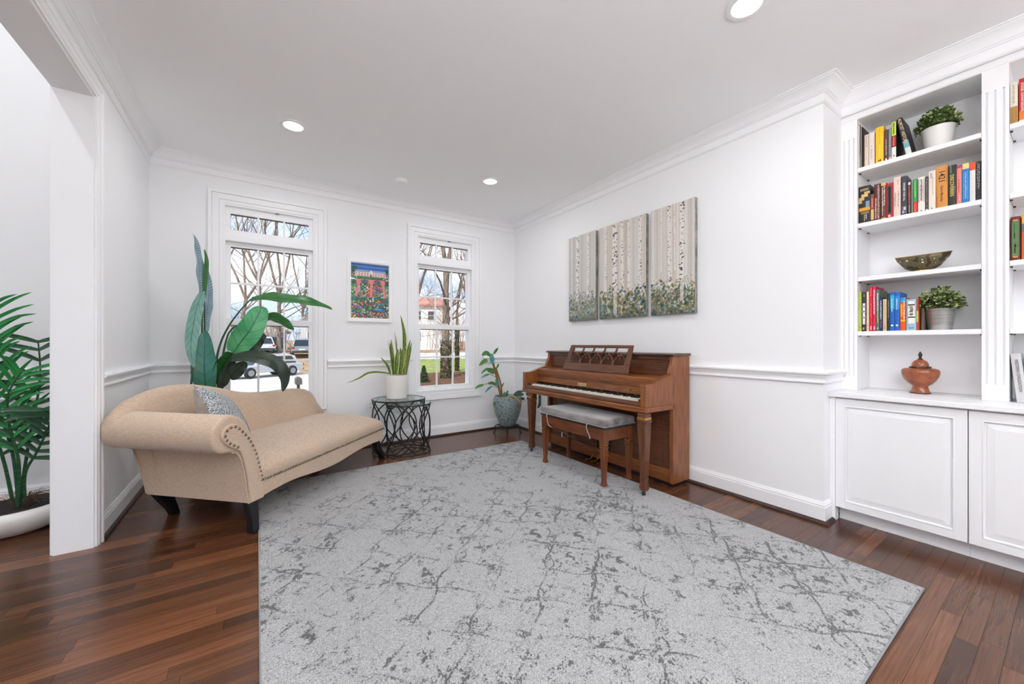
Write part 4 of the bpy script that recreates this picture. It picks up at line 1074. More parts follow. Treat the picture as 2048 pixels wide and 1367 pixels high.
book(.3562, .3306, .213, z, (24,120,192), 'bright blue book with a cream top band', [(.86, 1.0, (244,208,130))], [(.10,.80,.22,.25,(150,200,232)),(.10,.80,.78,.81,(150,200,232))]+lines(1, .12, .78, (140,196,232), 31, .34, .66), group=G2)
book(.3298, .3095, .209, z, (238,234,228), 'white book with an orange-red top band', [(.80, 1.0, (236,72,14))], lines(1, .06, .74, (206,206,196), 32, .42, .6), group=G2)
book(.3084, .2886, .206, z, (38,36,36), 'black book with a white letter R at its foot, last on the shelf', (), lines(1, .30, .95, (206,204,200), 33, .15, .32)+lines(1, .30, .92, (226,224,220), 34, .42, .66), ('R', .016, .085, .5, WH), group=G2)
# the R stands upright on the real spine: turn that one letter
_b = [o for o in bpy.data.objects if o.name.startswith('lettering')][-1]
_M = Matrix(((0, 0, -1), (-1, 0, 0), (0, 1, 0))).to_4x4(); _M.translation = _b.matrix_local.translation.copy(); _b.matrix_local = _M
z = SH[3]
book(.7808, .7658, .249, z, (176,192,84), 'lime green book, first on the planter shelf', (), lines(1, .5, .8, (150,166,60), 35, .4, .6)+[(.1,.12,.4,.6,(90,110,30))], group=G4)
book(.7645, .7451, .243, z, (58,44,50), 'dark plum book with a white upright label on its spine', (), [(.18,.72,.22,.85,(226,222,228)),(.04,.10,.2,.6,(200,150,130)),(.88,.97,.4,.7,(90,130,70))]+[(f, f+.02, .05, .95, (226,222,228)) for f in (.34,.50,.62)], group=G4)
book(.7433, .7308, .246, z, (230,202,172), 'plain thin cream book left of the red one', (), [(.14,.15,.1,.9,(190,150,120))], group=G4)
book(.7294, .7145, .274, z, (206,30,34), 'tall red book, left of the magenta one', (), lines(1, .30, .62, (240,140,130), 36, .35, .65)+lines(1, .8, .95, (236,120,110), 37)+[(.03,.12,.3,.7,(240,190,190))], group=G4)
book(.7134, .6994, .273, z, (226,10,96), 'tall magenta book, right of the red one', (), lines(1, .38, .92, (250,206,220), 38, .2, .7)+[(.03,.11,.35,.7,(250,206,220))], group=G4)
book(.6985, .6834, .252, z, (88,112,88), 'grey-green book with a white and yellow title', (), lines(1, .5, .92, (222,226,220), 39, .25, .7)+lines(1, .2, .48, (206,190,60), 40, .3, .7)+[(.05,.09,.35,.6,WH)], group=G4)
book(.6829, .6697, .203, z, (30,34,98), 'navy blue book with white lettering', (), lines(1, .35, .92, (226,228,240), 41, .25, .7)+lines(1, .1, .3, (150,120,140), 42), group=G4)
book(.6683, .6510, .192, z, (206,184,146), 'tan clothbound book beside the navy one', (), [(.8,.81,.05,.95,(176,150,110)),(.2,.21,.05,.95,(176,150,110))]+lines(1, .05, .16, (150,130,100), 43), group=G4)
book(.6500, .6376, .225, z, (34,32,34), 'thin black book left of the two blue volumes', (), lines(1, .35, .8, (200,190,170), 44, .4, .65), group=G4)
book(.6371, .6177, .230, z, (12,98,186), 'blue volume with a turquoise upper half', [(.56, .92, (44,172,206))], lines(1, .5, .84, (200,230,244), 45, .3, .6), None, group=G4, dots=[(.14, .5, .006, (240,236,232)), (.15, .42, .003, (220,110,60))])
book(.6171, .5944, .228, z, (16,96,190), 'blue volume with a paler blue upper half', [(.56, .90, (34,132,206))], lines(1, .55, .84, (200,224,244), 46, .25, .55), None, group=G4, dots=[(.14, .45, .006, (236,236,240))])
book(.5933, .5693, .194, z, (226,84,28), 'orange book with a sky blue top', [(.86, 1.0, (36,152,206))], lines(1, .36, .90, (250,226,196), 47, .55, .85)+[(.42,.80,.08,.42,(244,160,20)),(.28,.33,.1,.9,(250,190,60))], group=G4)
book(.5677, .5271, .181, z, (150,190,206), 'wide pale blue book with a white panel on its spine', (), [(.22,.94,.18,.86,(238,234,226)),(.80,.835,.18,.86,(214,60,50)),(.405,.44,.16,.88,(50,50,56)),(.455,.475,.40,.66,(60,70,50)),(.50,.54,.34,.70,(104,92,52)),(.07,.09,.25,.75,(60,80,90))]+lines(1, .58, .78, (200,190,184), 48, .3, .75), group=G4)
book(.5268, .5190, .181, z, (196,70,44), 'thin red and yellow book at the end, by the metal planter', [(.26, .62, (214,196,70))], (), group=G4)
book(.5150, .5010, .127, z, (92,84,70), 'short grey-brown book half hidden by the metal planter', (), [(.1,.9,.3,.4,(126,116,98))], group=G4, x=3.19)
z = SH[0]
book(.1988, .1748, .210, z, (222,216,200), 'cream book with a gold lower half in the right bay', [(0, .42, (168,126,58))], lines(1, .5, .94, (180,168,140), 49, .3, .65), group=G5)
book(.1722, .1440, .216, z, (200,24,26), 'red book with an orange foot in the right bay', [(0, .05, WH), (.05, .26, (232,120,40))], (), ('crucial conversations', .0165, .58, .42, (240,214,208)), group=G5)
z = SH[2]
book(.1973, .1672, .220, z, (104,26,18), 'dark red hardback with a green label panel in the right bay', (), [(.10,.90,.14,.86,(78,122,66)),(.90,.93,.24,.76,(222,140,90)),(.07,.10,.24,.76,(222,140,90))]+lines(1, .50, .84, (70,60,44), 50, .3, .5)+lines(1, .18, .40, (214,206,150), 51, .3, .6), group=G5)
book(.1641, .1380, .222, z, (226,92,24), 'orange book with a yellow top in the right bay', [(.80, 1.0, (234,178,30)), (.62, .80, (92,116,120))], group=G5)
z = ZCT
book(.1780, .1450, .243, z+.0018, (206,204,204), 'pale grey paperback leaning on the countertop in the right bay', (), (), [('WESTERN CIVILIZATION', .0148, .55, .5, (112,92,98))], group=G5, lean=R(-5))
book(.1420, .1200, .229, z, (16,150,152), 'teal book on the countertop at the right edge', group=G5)

# ================================================================== SHELF DECOR
LEAFD = pm('boxwood_leaf', rgb(62, 84, 36), .55, 0, .4, rgb(104, 124, 62), (1,1,1), 40, 2)
LEAFL = pm('boxwood_bud', rgb(196, 204, 150), .55)
SOIL = pm('soil', rgb(46, 36, 30), .95, 0, .1, rgb(78, 62, 50), (1,1,1), 60, 3, bump=.5)
def bush(mb, c, rx, ry, rz, n, seed, buds=.22):
    r_ = random.Random(seed)
    for k in range(n):
        th = r_.uniform(0, 2*math.pi); u_ = r_.uniform(0.02, 1); ph = math.acos(u_)
        rr = r_.uniform(.62, 1.08)
        d = Vector((math.sin(ph)*math.cos(th), math.sin(ph)*math.sin(th), math.cos(ph)))
        p = Vector((c[0]+d.x*rx*rr, c[1]+d.y*ry*rr, c[2]+d.z*rz*rr))
        bud = r_.random() < buds and rr > .85
        mb.m(1 if bud else 0)
        for q in range(5 if bud else 4):
            dd = (d+Vector((r_.uniform(-1,1), r_.uniform(-1,1), r_.uniform(-.6,1)))*.9).normalized()
            L = r_.uniform(.011, .021)*(.85 if bud else 1); w = L*.26
            s = dd.cross(Vector((r_.uniform(-1,1), r_.uniform(-1,1), r_.uniform(-1,1)))).normalized()
            k0 = len(mb.v); nn = dd.cross(s)
            mb.v += [tuple(p), tuple(p+dd*L*.5+s*w+nn*L*.06), tuple(p+dd*L), tuple(p+dd*L*.5-s*w+nn*L*.06)]
            mb.face((k0, k0+1, k0+2, k0+3))
    return mb
def potted(name, label, x, y, z, prof, potm, bush_c, br, seed, ribs=0, buds=.22):
    t = thing(name, label, 'plant', (x, y, z))
    b = MB(); n = 64 if ribs else 36
    b.lathe(prof, n=n, cap=False)
    if ribs:
        for i in range(len(b.v)):
            X_, Y_, Z_ = b.v[i]; a = math.atan2(Y_, X_); k = 1+.010*math.cos(ribs*a); b.v[i] = (X_*k, Y_*k, Z_)
    b.build('pot', potm, t, smooth=True, ang=50)
    rt = max(p[0] for p in prof)*.9; zt = max(p[1] for p in prof)-.012
    MB().lathe([(.0005, zt), (rt, zt)], n=24, cap=False).build('soil', SOIL, t)
    st = MB()
    for k in range(14):
        a = k*2.4; r_ = .02+.002*k
        st.tube([(r_*.5*math.cos(a), r_*.5*math.sin(a), zt), (r_*math.cos(a)*1.2, r_*math.sin(a)*1.2, zt+br[2]*.9)], .0012, 4)
    st.build('stems', LEAFD, t)
    bush(MB(), bush_c, br[0], br[1], br[2], 640, seed, buds).build('foliage', [LEAFD, LEAFL], t, recalc=False)
    return t
CERAM = pm('white_ceramic', rgb(236, 233, 228), .3)
ZINC = pm('galvanised_zinc', rgb(176, 178, 176), .34, .85, .5, rgb(206, 208, 204), (1,1,30), 10, 3)
potted('potted_plant', 'bushy green plant in a ribbed white ceramic pot on the top shelf', 3.255, .458, SH[0],
       [(.0005,.001),(.048,.001),(.052,.006),(.066,.124),(.069,.136),(.066,.138),(.062,.128)], CERAM, (0,0,.140), (.080,.082,.100), 5, 32, .25)
potted('potted_plant', 'bushy green plant with pale tips in a galvanised metal pot', 3.245, .449, SH[3],
       [(.0005,.001),(.046,.001),(.048,.005),(.051,.03),(.0525,.034),(.055,.06),(.0565,.064),(.061,.11),(.0635,.120),(.0655,.122),(.063,.124),(.060,.116)], ZINC, (0,0,.122), (.086,.092,.112), 9, 0, .5)
# boat-shaped bowl
t = thing('boat_bowl', 'olive boat-shaped bowl with pale dots and a brass foot', 'bowl', (3.255, .519, SH[2]))
BOWLM = None
m_, t_, b_ = nodes('bowl_enamel'); setp(b_, None, .4, .35, .5)
tc_ = t_.nodes.new('ShaderNodeTexCoord'); vo = t_.nodes.new('ShaderNodeTexVoronoi'); vo.inputs['Scale'].default_value = 34
t_.links.new(tc_.outputs['Object'], vo.inputs['Vector'])
rp = t_.nodes.new('ShaderNodeValToRGB'); e = rp.color_ramp.elements; e[0].position = .17; e[0].color = rgb(226,214,196); e[1].position = .21; e[1].color = rgb(92,86,62)
k = e.new(.60); k.color = rgb(110,100,72); k = e.new(.66); k.color = rgb(70,54,34)
t_.links.new(vo.outputs['Distance'], rp.inputs['Fac']); t_.links.new(rp.outputs['Color'], b_.inputs['Base Color'])
P = []; NA = 48
for (f, zz) in ((.30,.014),(.45,.020),(.62,.032),(.80,.052),(.93,.073),(1.0,.096),(.985,.097),(.91,.074),(.76,.052),(.55,.034),(.25,.024),(.01,.022)):
    row = []
    for i in range(NA):
        a = 2*math.pi*i/NA; ca, sa = math.cos(a), math.sin(a)
        L = .116*f; W = .066*f
        yy = L*math.copysign(abs(sa)**.85, sa); xx = W*ca*abs(ca)**.15
        row.append((xx, yy, zz+(.010*(abs(sa)**3) if f > .7 else 0)))
    P.append(row)
bw = MB().grid(P, cv=True); bw.build('bowl', m_, t, smooth=True, ang=70)
BR2 = pm('old_brass', rgb(196,146,62), .3, 1.0)
MB().lathe([(.0005,.001),(.046,.001),(.045,.004),(.038,.010),(.036,.016),(.0005,.016)], n=36, sx=.75).build('foot', BR2, t, smooth=True)
rim = [(x_*1.0, y_*1.0, z_+.0006) for (x_, y_, z_) in P[5]]
MB().tube(rim, .0018, 6, closed=True).build('rim', BR2, t, smooth=True)
# lidded urn
t = thing('lidded_urn', 'brown lacquered lidded urn with a dark finial on the countertop', 'urn', (3.255, .528, ZCT))
URN = pm('brown_lacquer', rgb(132, 62, 26), .25, 0, .5, rgb(160, 84, 42), (1,1,1), 30, 4, coat=.5)
URND = pm('dark_lacquer', rgb(44, 34, 28), .3)
MB().lathe([(.0005,.004),(.045,.006),(.038,.020),(.033,.038),(.034,.046),(.050,.058),(.066,.078),(.077,.100),(.081,.122),(.080,.136),(.074,.144),(.056,.150),(.0005,.150)], n=48, cap=False).build('body', URN, t, smooth=True, ang=60)
MB().lathe([(.0005,.001),(.045,.001),(.046,.004),(.0445,.007),(.0005,.007)], n=40).build('foot_ring', URND, t, smooth=True)
ld = MB().lathe([(.0005,.158),(.037,.158),(.037,.164),(.034,.178),(.027,.190),(.016,.198),(.009,.201),(.0005,.202)], n=40, cap=False).build('lid', URN, t, smooth=True, ang=60)
MB().lathe([(.0005,.149),(.047,.149),(.048,.153),(.045,.159),(.0005,.159)], n=40).build('lid_rim', URND, ld, smooth=True)
MB().lathe([(.0005,.200),(.013,.200),(.008,.206),(.0055,.212),(.008,.220),(.0095,.227),(.007,.234),(.005,.240),(.003,.245),(.0005,.247)], n=20, cap=False).build('finial', URND, ld, smooth=True, ang=70)

# ================================================================== PLANTS
def leaf_mat(name, c1, c2, vein, nv=11, rough=.38, slant=.9, vw=.10, tl=None):
    m, t, b = nodes(name); setp(b, None, rough, 0, .45)
    uv = t.nodes.new('ShaderNodeUVMap'); uv.uv_map = 'uv'
    sx = t.nodes.new('ShaderNodeSeparateXYZ'); t.links.new(uv.outputs['UV'], sx.inputs['Vector'])
    def mth(op, a_, b_=None, c_=None):
        n = t.nodes.new('ShaderNodeMath'); n.operation = op
        for k, q in enumerate((a_, b_, c_)):
            if q is None: continue
            if isinstance(q, (int, float)): n.inputs[k].default_value = q
            else: t.links.new(q, n.inputs[k])
        return n.outputs[0]
    au = mth('ABSOLUTE', mth('SUBTRACT', sx.outputs['X'], .5))
    fr = mth('FRACT', mth('MULTIPLY', mth('SUBTRACT', sx.outputs['Y'], mth('MULTIPLY', au, slant*.35)), float(nv)))
    line = mth('LESS_THAN', fr, vw); mid = mth('LESS_THAN', au, .028)
    v = mth('MAXIMUM', line, mid)
    n = t.nodes.new('ShaderNodeTexNoise'); n.inputs['Scale'].default_value = 9; n.inputs['Detail'].default_value = 3
    t.links.new(t.nodes.new('ShaderNodeTexCoord').outputs['Object'], n.inputs['Vector'])
    r = t.nodes.new('ShaderNodeValToRGB'); e = r.color_ramp.elements; e[0].position = .36; e[0].color = c1; e[1].position = .66; e[1].color = c2
    t.links.new(n.outputs['Fac'], r.inputs['Fac'])
    mx = t.nodes.new('ShaderNodeMix'); mx.data_type = 'RGBA'; t.links.new(mth('MULTIPLY', v, .75), mx.inputs['Factor'])
    t.links.new(r.outputs['Color'], mx.inputs['A']); mx.inputs['B'].default_value = vein
    t.links.new(mx.outputs['Result'], b.inputs['Base Color'])
    bp = t.nodes.new('ShaderNodeBump'); bp.inputs['Strength'].default_value = .25; bp.inputs['Distance'].default_value = .003
    t.links.new(v, bp.inputs['Height']); bp.invert = True; t.links.new(bp.outputs['Normal'], b.inputs['Normal'])
    return m
def snake_mat():
    m, t, b = nodes('snake_leaf'); setp(b, None, .4, 0, .45)
    uv = t.nodes.new('ShaderNodeUVMap'); uv.uv_map = 'uv'
    sx = t.nodes.new('ShaderNodeSeparateXYZ'); t.links.new(uv.outputs['UV'], sx.inputs['Vector'])
    a = t.nodes.new('ShaderNodeMath'); a.operation = 'SUBTRACT'; a.inputs[1].default_value = .5; t.links.new(sx.outputs['X'], a.inputs[0])
    ab = t.nodes.new('ShaderNodeMath'); ab.operation = 'ABSOLUTE'; t.links.new(a.outputs[0], ab.inputs[0])
    mp = t.nodes.new('ShaderNodeMapping'); mp.inputs['Scale'].default_value = (3, 26, 1); t.links.new(uv.outputs['UV'], mp.inputs['Vector'])
    n = t.nodes.new('ShaderNodeTexNoise'); n.inputs['Scale'].default_value = 1.6; n.inputs['Detail'].default_value = 3; t.links.new(mp.outputs[0], n.inputs['Vector'])
    r = t.nodes.new('ShaderNodeValToRGB'); e = r.color_ramp.elements; e[0].position = .38; e[0].color = rgb(40,62,22); e[1].position = .62; e[1].color = rgb(120,150,56)
    t.links.new(n.outputs['Fac'], r.inputs['Fac'])
    st = t.nodes.new('ShaderNodeMath'); st.operation = 'GREATER_THAN'; st.inputs[1].default_value = .40; t.links.new(ab.outputs[0], st.inputs[0])
    mx = t.nodes.new('ShaderNodeMix'); mx.data_type = 'RGBA'; t.links.new(st.outputs[0], mx.inputs['Factor'])
    t.links.new(r.outputs['Color'], mx.inputs['A']); mx.inputs['B'].default_value = rgb(206, 200, 120)
    t.links.new(mx.outputs['Result'], b.inputs['Base Color'])
    return m
def make_leaf(name, pts, width, nrm, mat, parent, O, nl=22, nw=6, cup=.18, wave=.0, prof=None, seed=0):
    c = smoothcurve(pts, max(2, nl//(len(pts)-1))); n = len(c); r_ = random.Random(seed)
    V = []; UV = []; ph = r_.uniform(0, 6)
    nrm = Vector(nrm).normalized()
    for i, p in enumerate(c):
        t = i/(n-1)
        tan = (c[min(i+1, n-1)]-c[max(i-1, 0)]).normalized()
        s = tan.cross(nrm)
        if s.length < .05: s = tan.cross(Vector((1, .2, .1)))
        s.normalize(); nn = s.cross(tan).normalized()
        w = width*.5*(prof(t) if prof else (math.sin(math.pi*min(1, t*.92+.08))**.62*(1-.25*t)) if t < 1 else 0)
        if i == n-1: w = max(w*.05, .0006)
        for j in range(nw+1):
            a = -1+2*j/nw
            wv = wave*math.sin(t*17+ph+(1.3 if a > 0 else 0))*abs(a)**2
            V.append(p+s*(a*w)+nn*(cup*w*(abs(a)**1.5)+wv*width)); UV.append((j/nw, t))
    F = []
    for i in range(n-1):
        for j in range(nw): F.append((i*(nw+1)+j, (i+1)*(nw+1)+j, (i+1)*(nw+1)+j+1, i*(nw+1)+j+1))
    me = bpy.data.meshes.new(name); me.from_pydata([(v.x-O[0], v.y-O[1], v.z-O[2]) for v in V], [], F)
    u = me.uv_layers.new(name='uv')
    u.data.foreach_set('uv', [q for f in F for k in f for q in UV[k]])
    me.polygons.foreach_set('use_smooth', [True]*len(F)); me.materials.append(mat); me.update()
    o = bpy.data.objects.new(name, me); C.objects.link(o); o.parent = parent
    return o
STREL = [
    ([(-0.360,3.820,1.448),(-0.370,3.820,1.618),(-0.379,3.820,1.773),(-0.406,3.820,1.928)], 0.085, 'stripe', ((1, -0.55, 0),)),
    ([(-0.347,3.840,1.411),(-0.335,3.840,1.609),(-0.329,3.840,1.728),(-0.341,3.840,1.821)], 0.035, 'mid', ((0.5, -0.8, 0),)),
    ([(-0.340,3.870,1.169),(-0.329,3.880,1.336),(-0.317,3.890,1.474),(-0.324,3.900,1.675)], 0.075, 'stripe', ((1, -0.8, 0),)),
    ([(-0.350,3.770,1.459),(-0.381,3.750,1.340),(-0.399,3.730,1.202),(-0.409,3.720,1.096),(-0.409,3.720,0.999),(-0.393,3.730,0.896)], 0.085, 'teal', ((0.3, -1, 0.1),)),
    ([(-0.323,3.770,0.698),(-0.333,3.750,0.854),(-0.334,3.760,1.008),(-0.332,3.770,1.182)], 0.160, 'teal2', ((-0.1, -1, 0.1),)),
    ([(-0.038,3.740,1.437),(0.108,3.680,1.453),(0.265,3.640,1.439),(0.412,3.620,1.421),(0.541,3.600,1.371)], 0.125, 'mid', ((0.2, -0.75, 0.75),)),
    ([(-0.151,3.700,1.007),(-0.099,3.670,1.097),(-0.040,3.650,1.192),(0.019,3.670,1.330),(0.029,3.680,1.380)], 0.180, 'bright', ((0.1, -1, 0.15),)),
    ([(0.037,3.800,1.286),(0.118,3.770,1.299),(0.195,3.740,1.254),(0.264,3.720,1.192)], 0.095, 'mid', ((0.1, -0.9, 0.6),)),
    ([(-0.132,3.800,0.984),(-0.035,3.790,1.048),(0.020,3.790,1.123),(0.069,3.790,1.144)], 0.105, 'dark', ((0.4, -1, 0.2),)),
    ([(-0.159,3.670,0.965),(-0.082,3.620,0.976),(0.015,3.580,0.968),(0.111,3.560,0.931),(0.168,3.550,0.866),(0.189,3.550,0.785),(0.175,3.550,0.694)], 0.115, 'dark', ((-0.2, -0.9, 0.6),)),
    ([(-0.266,3.800,0.758),(-0.227,3.770,0.880),(-0.184,3.740,0.975),(-0.155,3.720,1.010)], 0.130, 'mid', ((0.5, -1, 0.1),)),
    ([(-0.180,3.720,0.807),(-0.122,3.690,0.877),(-0.063,3.670,0.931)], 0.105, 'dark', ((0.3, -1, 0.3),)),
    ([(-0.236,3.720,0.736),(-0.198,3.700,0.852),(-0.154,3.700,0.979)], 0.085, 'dark', ((0.6, -1, 0.1),)),
]
STREL_STEMS = [
    [(-0.280,3.820,0.630),(-0.268,3.820,0.919),(-0.239,3.820,1.081),(-0.187,3.790,1.213),(-0.114,3.760,1.338),(-0.035,3.740,1.442)],
    [(-0.268,3.820,0.629),(-0.224,3.820,0.977),(-0.204,3.820,1.097),(-0.178,3.820,1.178),(-0.119,3.820,1.232),(0.037,3.800,1.286)],
    [(-0.373,3.820,0.638),(-0.357,3.820,1.066),(-0.354,3.820,1.261),(-0.357,3.820,1.456)],
    [(-0.403,3.740,0.688),(-0.405,3.730,0.840),(-0.399,3.730,0.896)],
    [(-0.342,3.820,0.635),(-0.342,3.850,1.065),(-0.341,3.840,1.420)],
    [(-0.239,3.770,0.633),(-0.200,3.740,0.849),(-0.151,3.700,1.007)],
    [(-0.252,3.770,0.634),(-0.205,3.720,0.890),(-0.159,3.670,0.965)],
]
# pot [1.18  3.87  0.655] [1.07  3.87  0.782] [1.299 3.87  0.772] [1.18  3.87  0.543]
SNAKE = [
    ([(1.252,3.870,0.763),(1.258,3.870,1.061),(1.252,3.870,1.205),(1.221,3.870,1.368)], 0.046, 'v', ((0.3, -1, 0),)),
    ([(1.140,3.870,0.768),(1.120,3.870,0.935),(1.095,3.870,1.112)], 0.026, 'v', ((1, -0.6, 0),)),
    ([(1.141,3.840,0.770),(1.131,3.840,0.951),(1.125,3.870,1.122)], 0.034, 'v', ((0.3, -1, 0),)),
    ([(1.155,3.820,0.771),(1.165,3.820,0.911),(1.183,3.830,1.026)], 0.050, 'v', ((0.1, -1, 0),)),
    ([(1.200,3.900,0.764),(1.190,3.900,0.984),(1.166,3.890,1.204)], 0.016, 'v', ((0.6, -1, 0),)),
    ([(1.208,3.910,0.763),(1.198,3.910,0.958),(1.190,3.900,1.158)], 0.012, 'v', ((0.6, -1, 0),)),
    ([(1.204,3.830,0.768),(1.219,3.830,0.909),(1.238,3.840,1.036)], 0.050, 'v', ((-0.2, -1, 0),)),
    ([(1.153,3.880,0.767),(1.133,3.880,0.935),(1.118,3.880,1.087)], 0.040, 'v', ((0.4, -1, 0),)),
    ([(1.221,3.900,0.763),(1.226,3.900,0.932),(1.231,3.900,1.040)], 0.030, 'v', ((0.2, -1, 0),)),
    ([(1.268,3.870,0.763),(1.289,3.870,0.963),(1.326,3.870,1.123)], 0.028, 'v', ((-0.3, -1, 0),)),
    ([(1.283,3.900,0.760),(1.313,3.910,0.946),(1.356,3.910,1.092)], 0.022, 'v', ((-0.3, -1, 0),)),
    ([(1.285,3.890,0.761),(1.315,3.900,0.915),(1.347,3.900,1.040)], 0.022, 'v', ((-0.5, -1, 0),)),
    ([(1.114,3.850,0.771),(1.080,3.850,0.862),(1.016,3.850,0.943)], 0.026, 'v', ((0.2, -1, 0.3),)),
    ([(1.111,3.840,0.777),(0.987,3.810,0.799),(0.881,3.780,0.796),(0.796,3.760,0.754),(0.683,3.740,0.715)], 0.020, 'v', ((0, -0.9, 0.5),)),
]
RUBBER = [
    ([(2.275,3.860,0.935),(2.221,3.860,0.965),(2.168,3.860,0.937)], 0.060, 'g', ((0, -1, 0.5),)),
    ([(2.323,3.860,0.958),(2.351,3.860,0.993),(2.386,3.860,1.028)], 0.042, 'g', ((0.4, -1, 0),)),
    ([(2.285,3.830,0.842),(2.272,3.820,0.907),(2.285,3.830,0.965)], 0.070, 't', ((0.1, -1, 0.2),)),
    ([(2.242,3.860,0.883),(2.188,3.860,0.867),(2.129,3.860,0.822)], 0.046, 'g', ((0, -1, 0.5),)),
    ([(2.358,3.860,0.779),(2.379,3.860,0.814),(2.400,3.860,0.837)], 0.032, 'g', ((0.4, -1, 0),)),
    ([(2.325,3.840,0.741),(2.264,3.830,0.761),(2.217,3.830,0.763)], 0.066, 'g', ((0, -1, 0.3),)),
    ([(2.262,3.860,0.789),(2.208,3.860,0.768),(2.155,3.860,0.729)], 0.028, 'g', ((0, -0.8, 0.6),)),
    ([(2.262,3.860,0.719),(2.208,3.860,0.704),(2.155,3.860,0.677)], 0.026, 't', ((0, -0.8, 0.6),)),
    ([(2.365,3.860,0.583),(2.303,3.860,0.611),(2.242,3.860,0.608)], 0.042, 'g', ((0, -0.9, 0.5),)),
    ([(2.160,3.810,0.606),(2.095,3.800,0.594),(2.044,3.800,0.569)], 0.032, 'g', ((0, -0.8, 0.6),)),
    ([(2.279,3.820,0.581),(2.226,3.810,0.556),(2.179,3.810,0.513)], 0.024, 't', ((0, -0.9, 0.4),)),
    ([(2.348,3.810,0.583),(2.334,3.810,0.619),(2.320,3.810,0.661)], 0.050, 't', ((0.2, -1, 0.2),)),
    ([(2.435,3.860,0.555),(2.449,3.860,0.584),(2.470,3.860,0.607)], 0.022, 'g', ((0.2, -1, 0),)),
    ([(2.440,3.780,0.456),(2.454,3.780,0.485),(2.476,3.780,0.525)], 0.040, 'g', ((0.3, -1, 0.2),)),
    ([(2.413,3.770,0.454),(2.413,3.770,0.483),(2.420,3.770,0.512)], 0.050, 't', ((0.3, -1, 0.2),)),
    ([(2.560,3.800,0.427),(2.634,3.800,0.481),(2.716,3.800,0.494)], 0.050, 'd', ((0, -0.8, 0.8),)),
    ([(2.576,3.780,0.398),(2.627,3.770,0.455),(2.702,3.770,0.462)], 0.050, 'd', ((0.1, -0.9, 0.6),)),
    ([(2.591,3.760,0.363),(2.635,3.760,0.407),(2.709,3.760,0.407)], 0.050, 'd', ((0.2, -1, 0.5),)),
    ([(2.666,3.600,0.442),(2.696,3.600,0.375),(2.688,3.600,0.293)], 0.050, 'd', ((0, -1, 0.2),)),
    ([(2.800,3.600,0.461),(2.815,3.600,0.382),(2.777,3.600,0.308)], 0.060, 'd', ((0.1, -1, 0.1),)),
    ([(2.718,3.600,0.278),(2.703,3.600,0.203),(2.718,3.600,0.119)], 0.070, 'g', ((0.1, -1, 0.1),)),
    ([(2.616,3.600,0.475),(2.666,3.600,0.512),(2.740,3.600,0.489)], 0.046, 'd', ((0, -0.9, 0.6),)),
    ([(2.365,3.860,0.346),(2.337,3.860,0.372),(2.323,3.860,0.344)], 0.030, 'g', ((0, -1, 0.3),)),
]
RUBBER_STEMS = [
    [(2.442,3.860,0.399),(2.414,3.860,0.491),(2.379,3.860,0.642),(2.330,3.860,0.804),(2.303,3.860,0.911)],
    [(2.442,3.860,0.399),(2.428,3.860,0.580),(2.372,3.860,0.749),(2.351,3.860,0.792)],
    [(2.386,3.860,0.552),(2.310,3.860,0.616),(2.160,3.810,0.606)],
    [(2.379,3.860,0.660),(2.310,3.860,0.705),(2.262,3.860,0.719)],
    [(2.386,3.860,0.552),(2.330,3.860,0.574),(2.279,3.820,0.581)],
    [(2.448,3.760,0.428),(2.478,3.720,0.466),(2.522,3.690,0.443),(2.586,3.680,0.374)],
    [(2.607,3.710,0.368),(2.637,3.640,0.410),(2.710,3.600,0.468),(2.800,3.600,0.461)],
    [(2.674,3.610,0.440),(2.710,3.600,0.350),(2.718,3.600,0.278)],
]
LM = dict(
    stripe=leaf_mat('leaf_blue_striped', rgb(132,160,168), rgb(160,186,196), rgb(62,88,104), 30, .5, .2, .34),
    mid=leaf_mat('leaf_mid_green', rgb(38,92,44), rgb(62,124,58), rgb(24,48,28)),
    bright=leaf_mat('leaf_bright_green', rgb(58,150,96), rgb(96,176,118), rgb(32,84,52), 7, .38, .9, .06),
    teal=leaf_mat('leaf_sky_sheen', rgb(106,156,142), rgb(128,172,156), rgb(46,74,66), 9, .42, .9, .07),  # sky reflection on green leaves, painted in as teal
    teal2=leaf_mat('leaf_sky_sheen_green', rgb(58,128,116), rgb(72,118,86), rgb(36,70,62), 7, .4, .9, .06),  # greener mix, sky reflection painted in too
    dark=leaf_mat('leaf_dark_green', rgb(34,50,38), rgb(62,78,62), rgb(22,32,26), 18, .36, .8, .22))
STEMM = pm('plant_stem', rgb(52, 82, 56), .5)
# ---- tall artificial plant behind the chaise
O = (-.30, 3.82, 0)
t = thing('tall_potted_plant', 'tall broad-leaved green plant standing behind the chaise before the left window', 'plant', O)
MB().lathe([(.0005,.002),(.11,.002),(.115,.01),(.145,.27),(.155,.30),(.15,.31),(.14,.295),(.135,.27)], n=36, cap=False).build('pot', pm('basket_pot', rgb(96,78,60), .7), t, smooth=True)
MB().lathe([(.0005,.268),(.137,.268)], n=30, cap=False).build('soil', SOIL, t)
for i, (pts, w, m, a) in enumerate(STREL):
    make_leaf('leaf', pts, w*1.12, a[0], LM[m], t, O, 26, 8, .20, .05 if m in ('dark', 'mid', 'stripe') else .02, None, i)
for s in STREL_STEMS:
    s = [(-.30+(s[0][0]+.30)*.35, 3.82, .265)] + s
    MB().tube(smoothcurve(s, 5), [.010-.0055*k/((len(s)-1)*5) for k in range((len(s)-1)*5+1)], 7).build('stem', STEMM, t, smooth=True, origin=O)
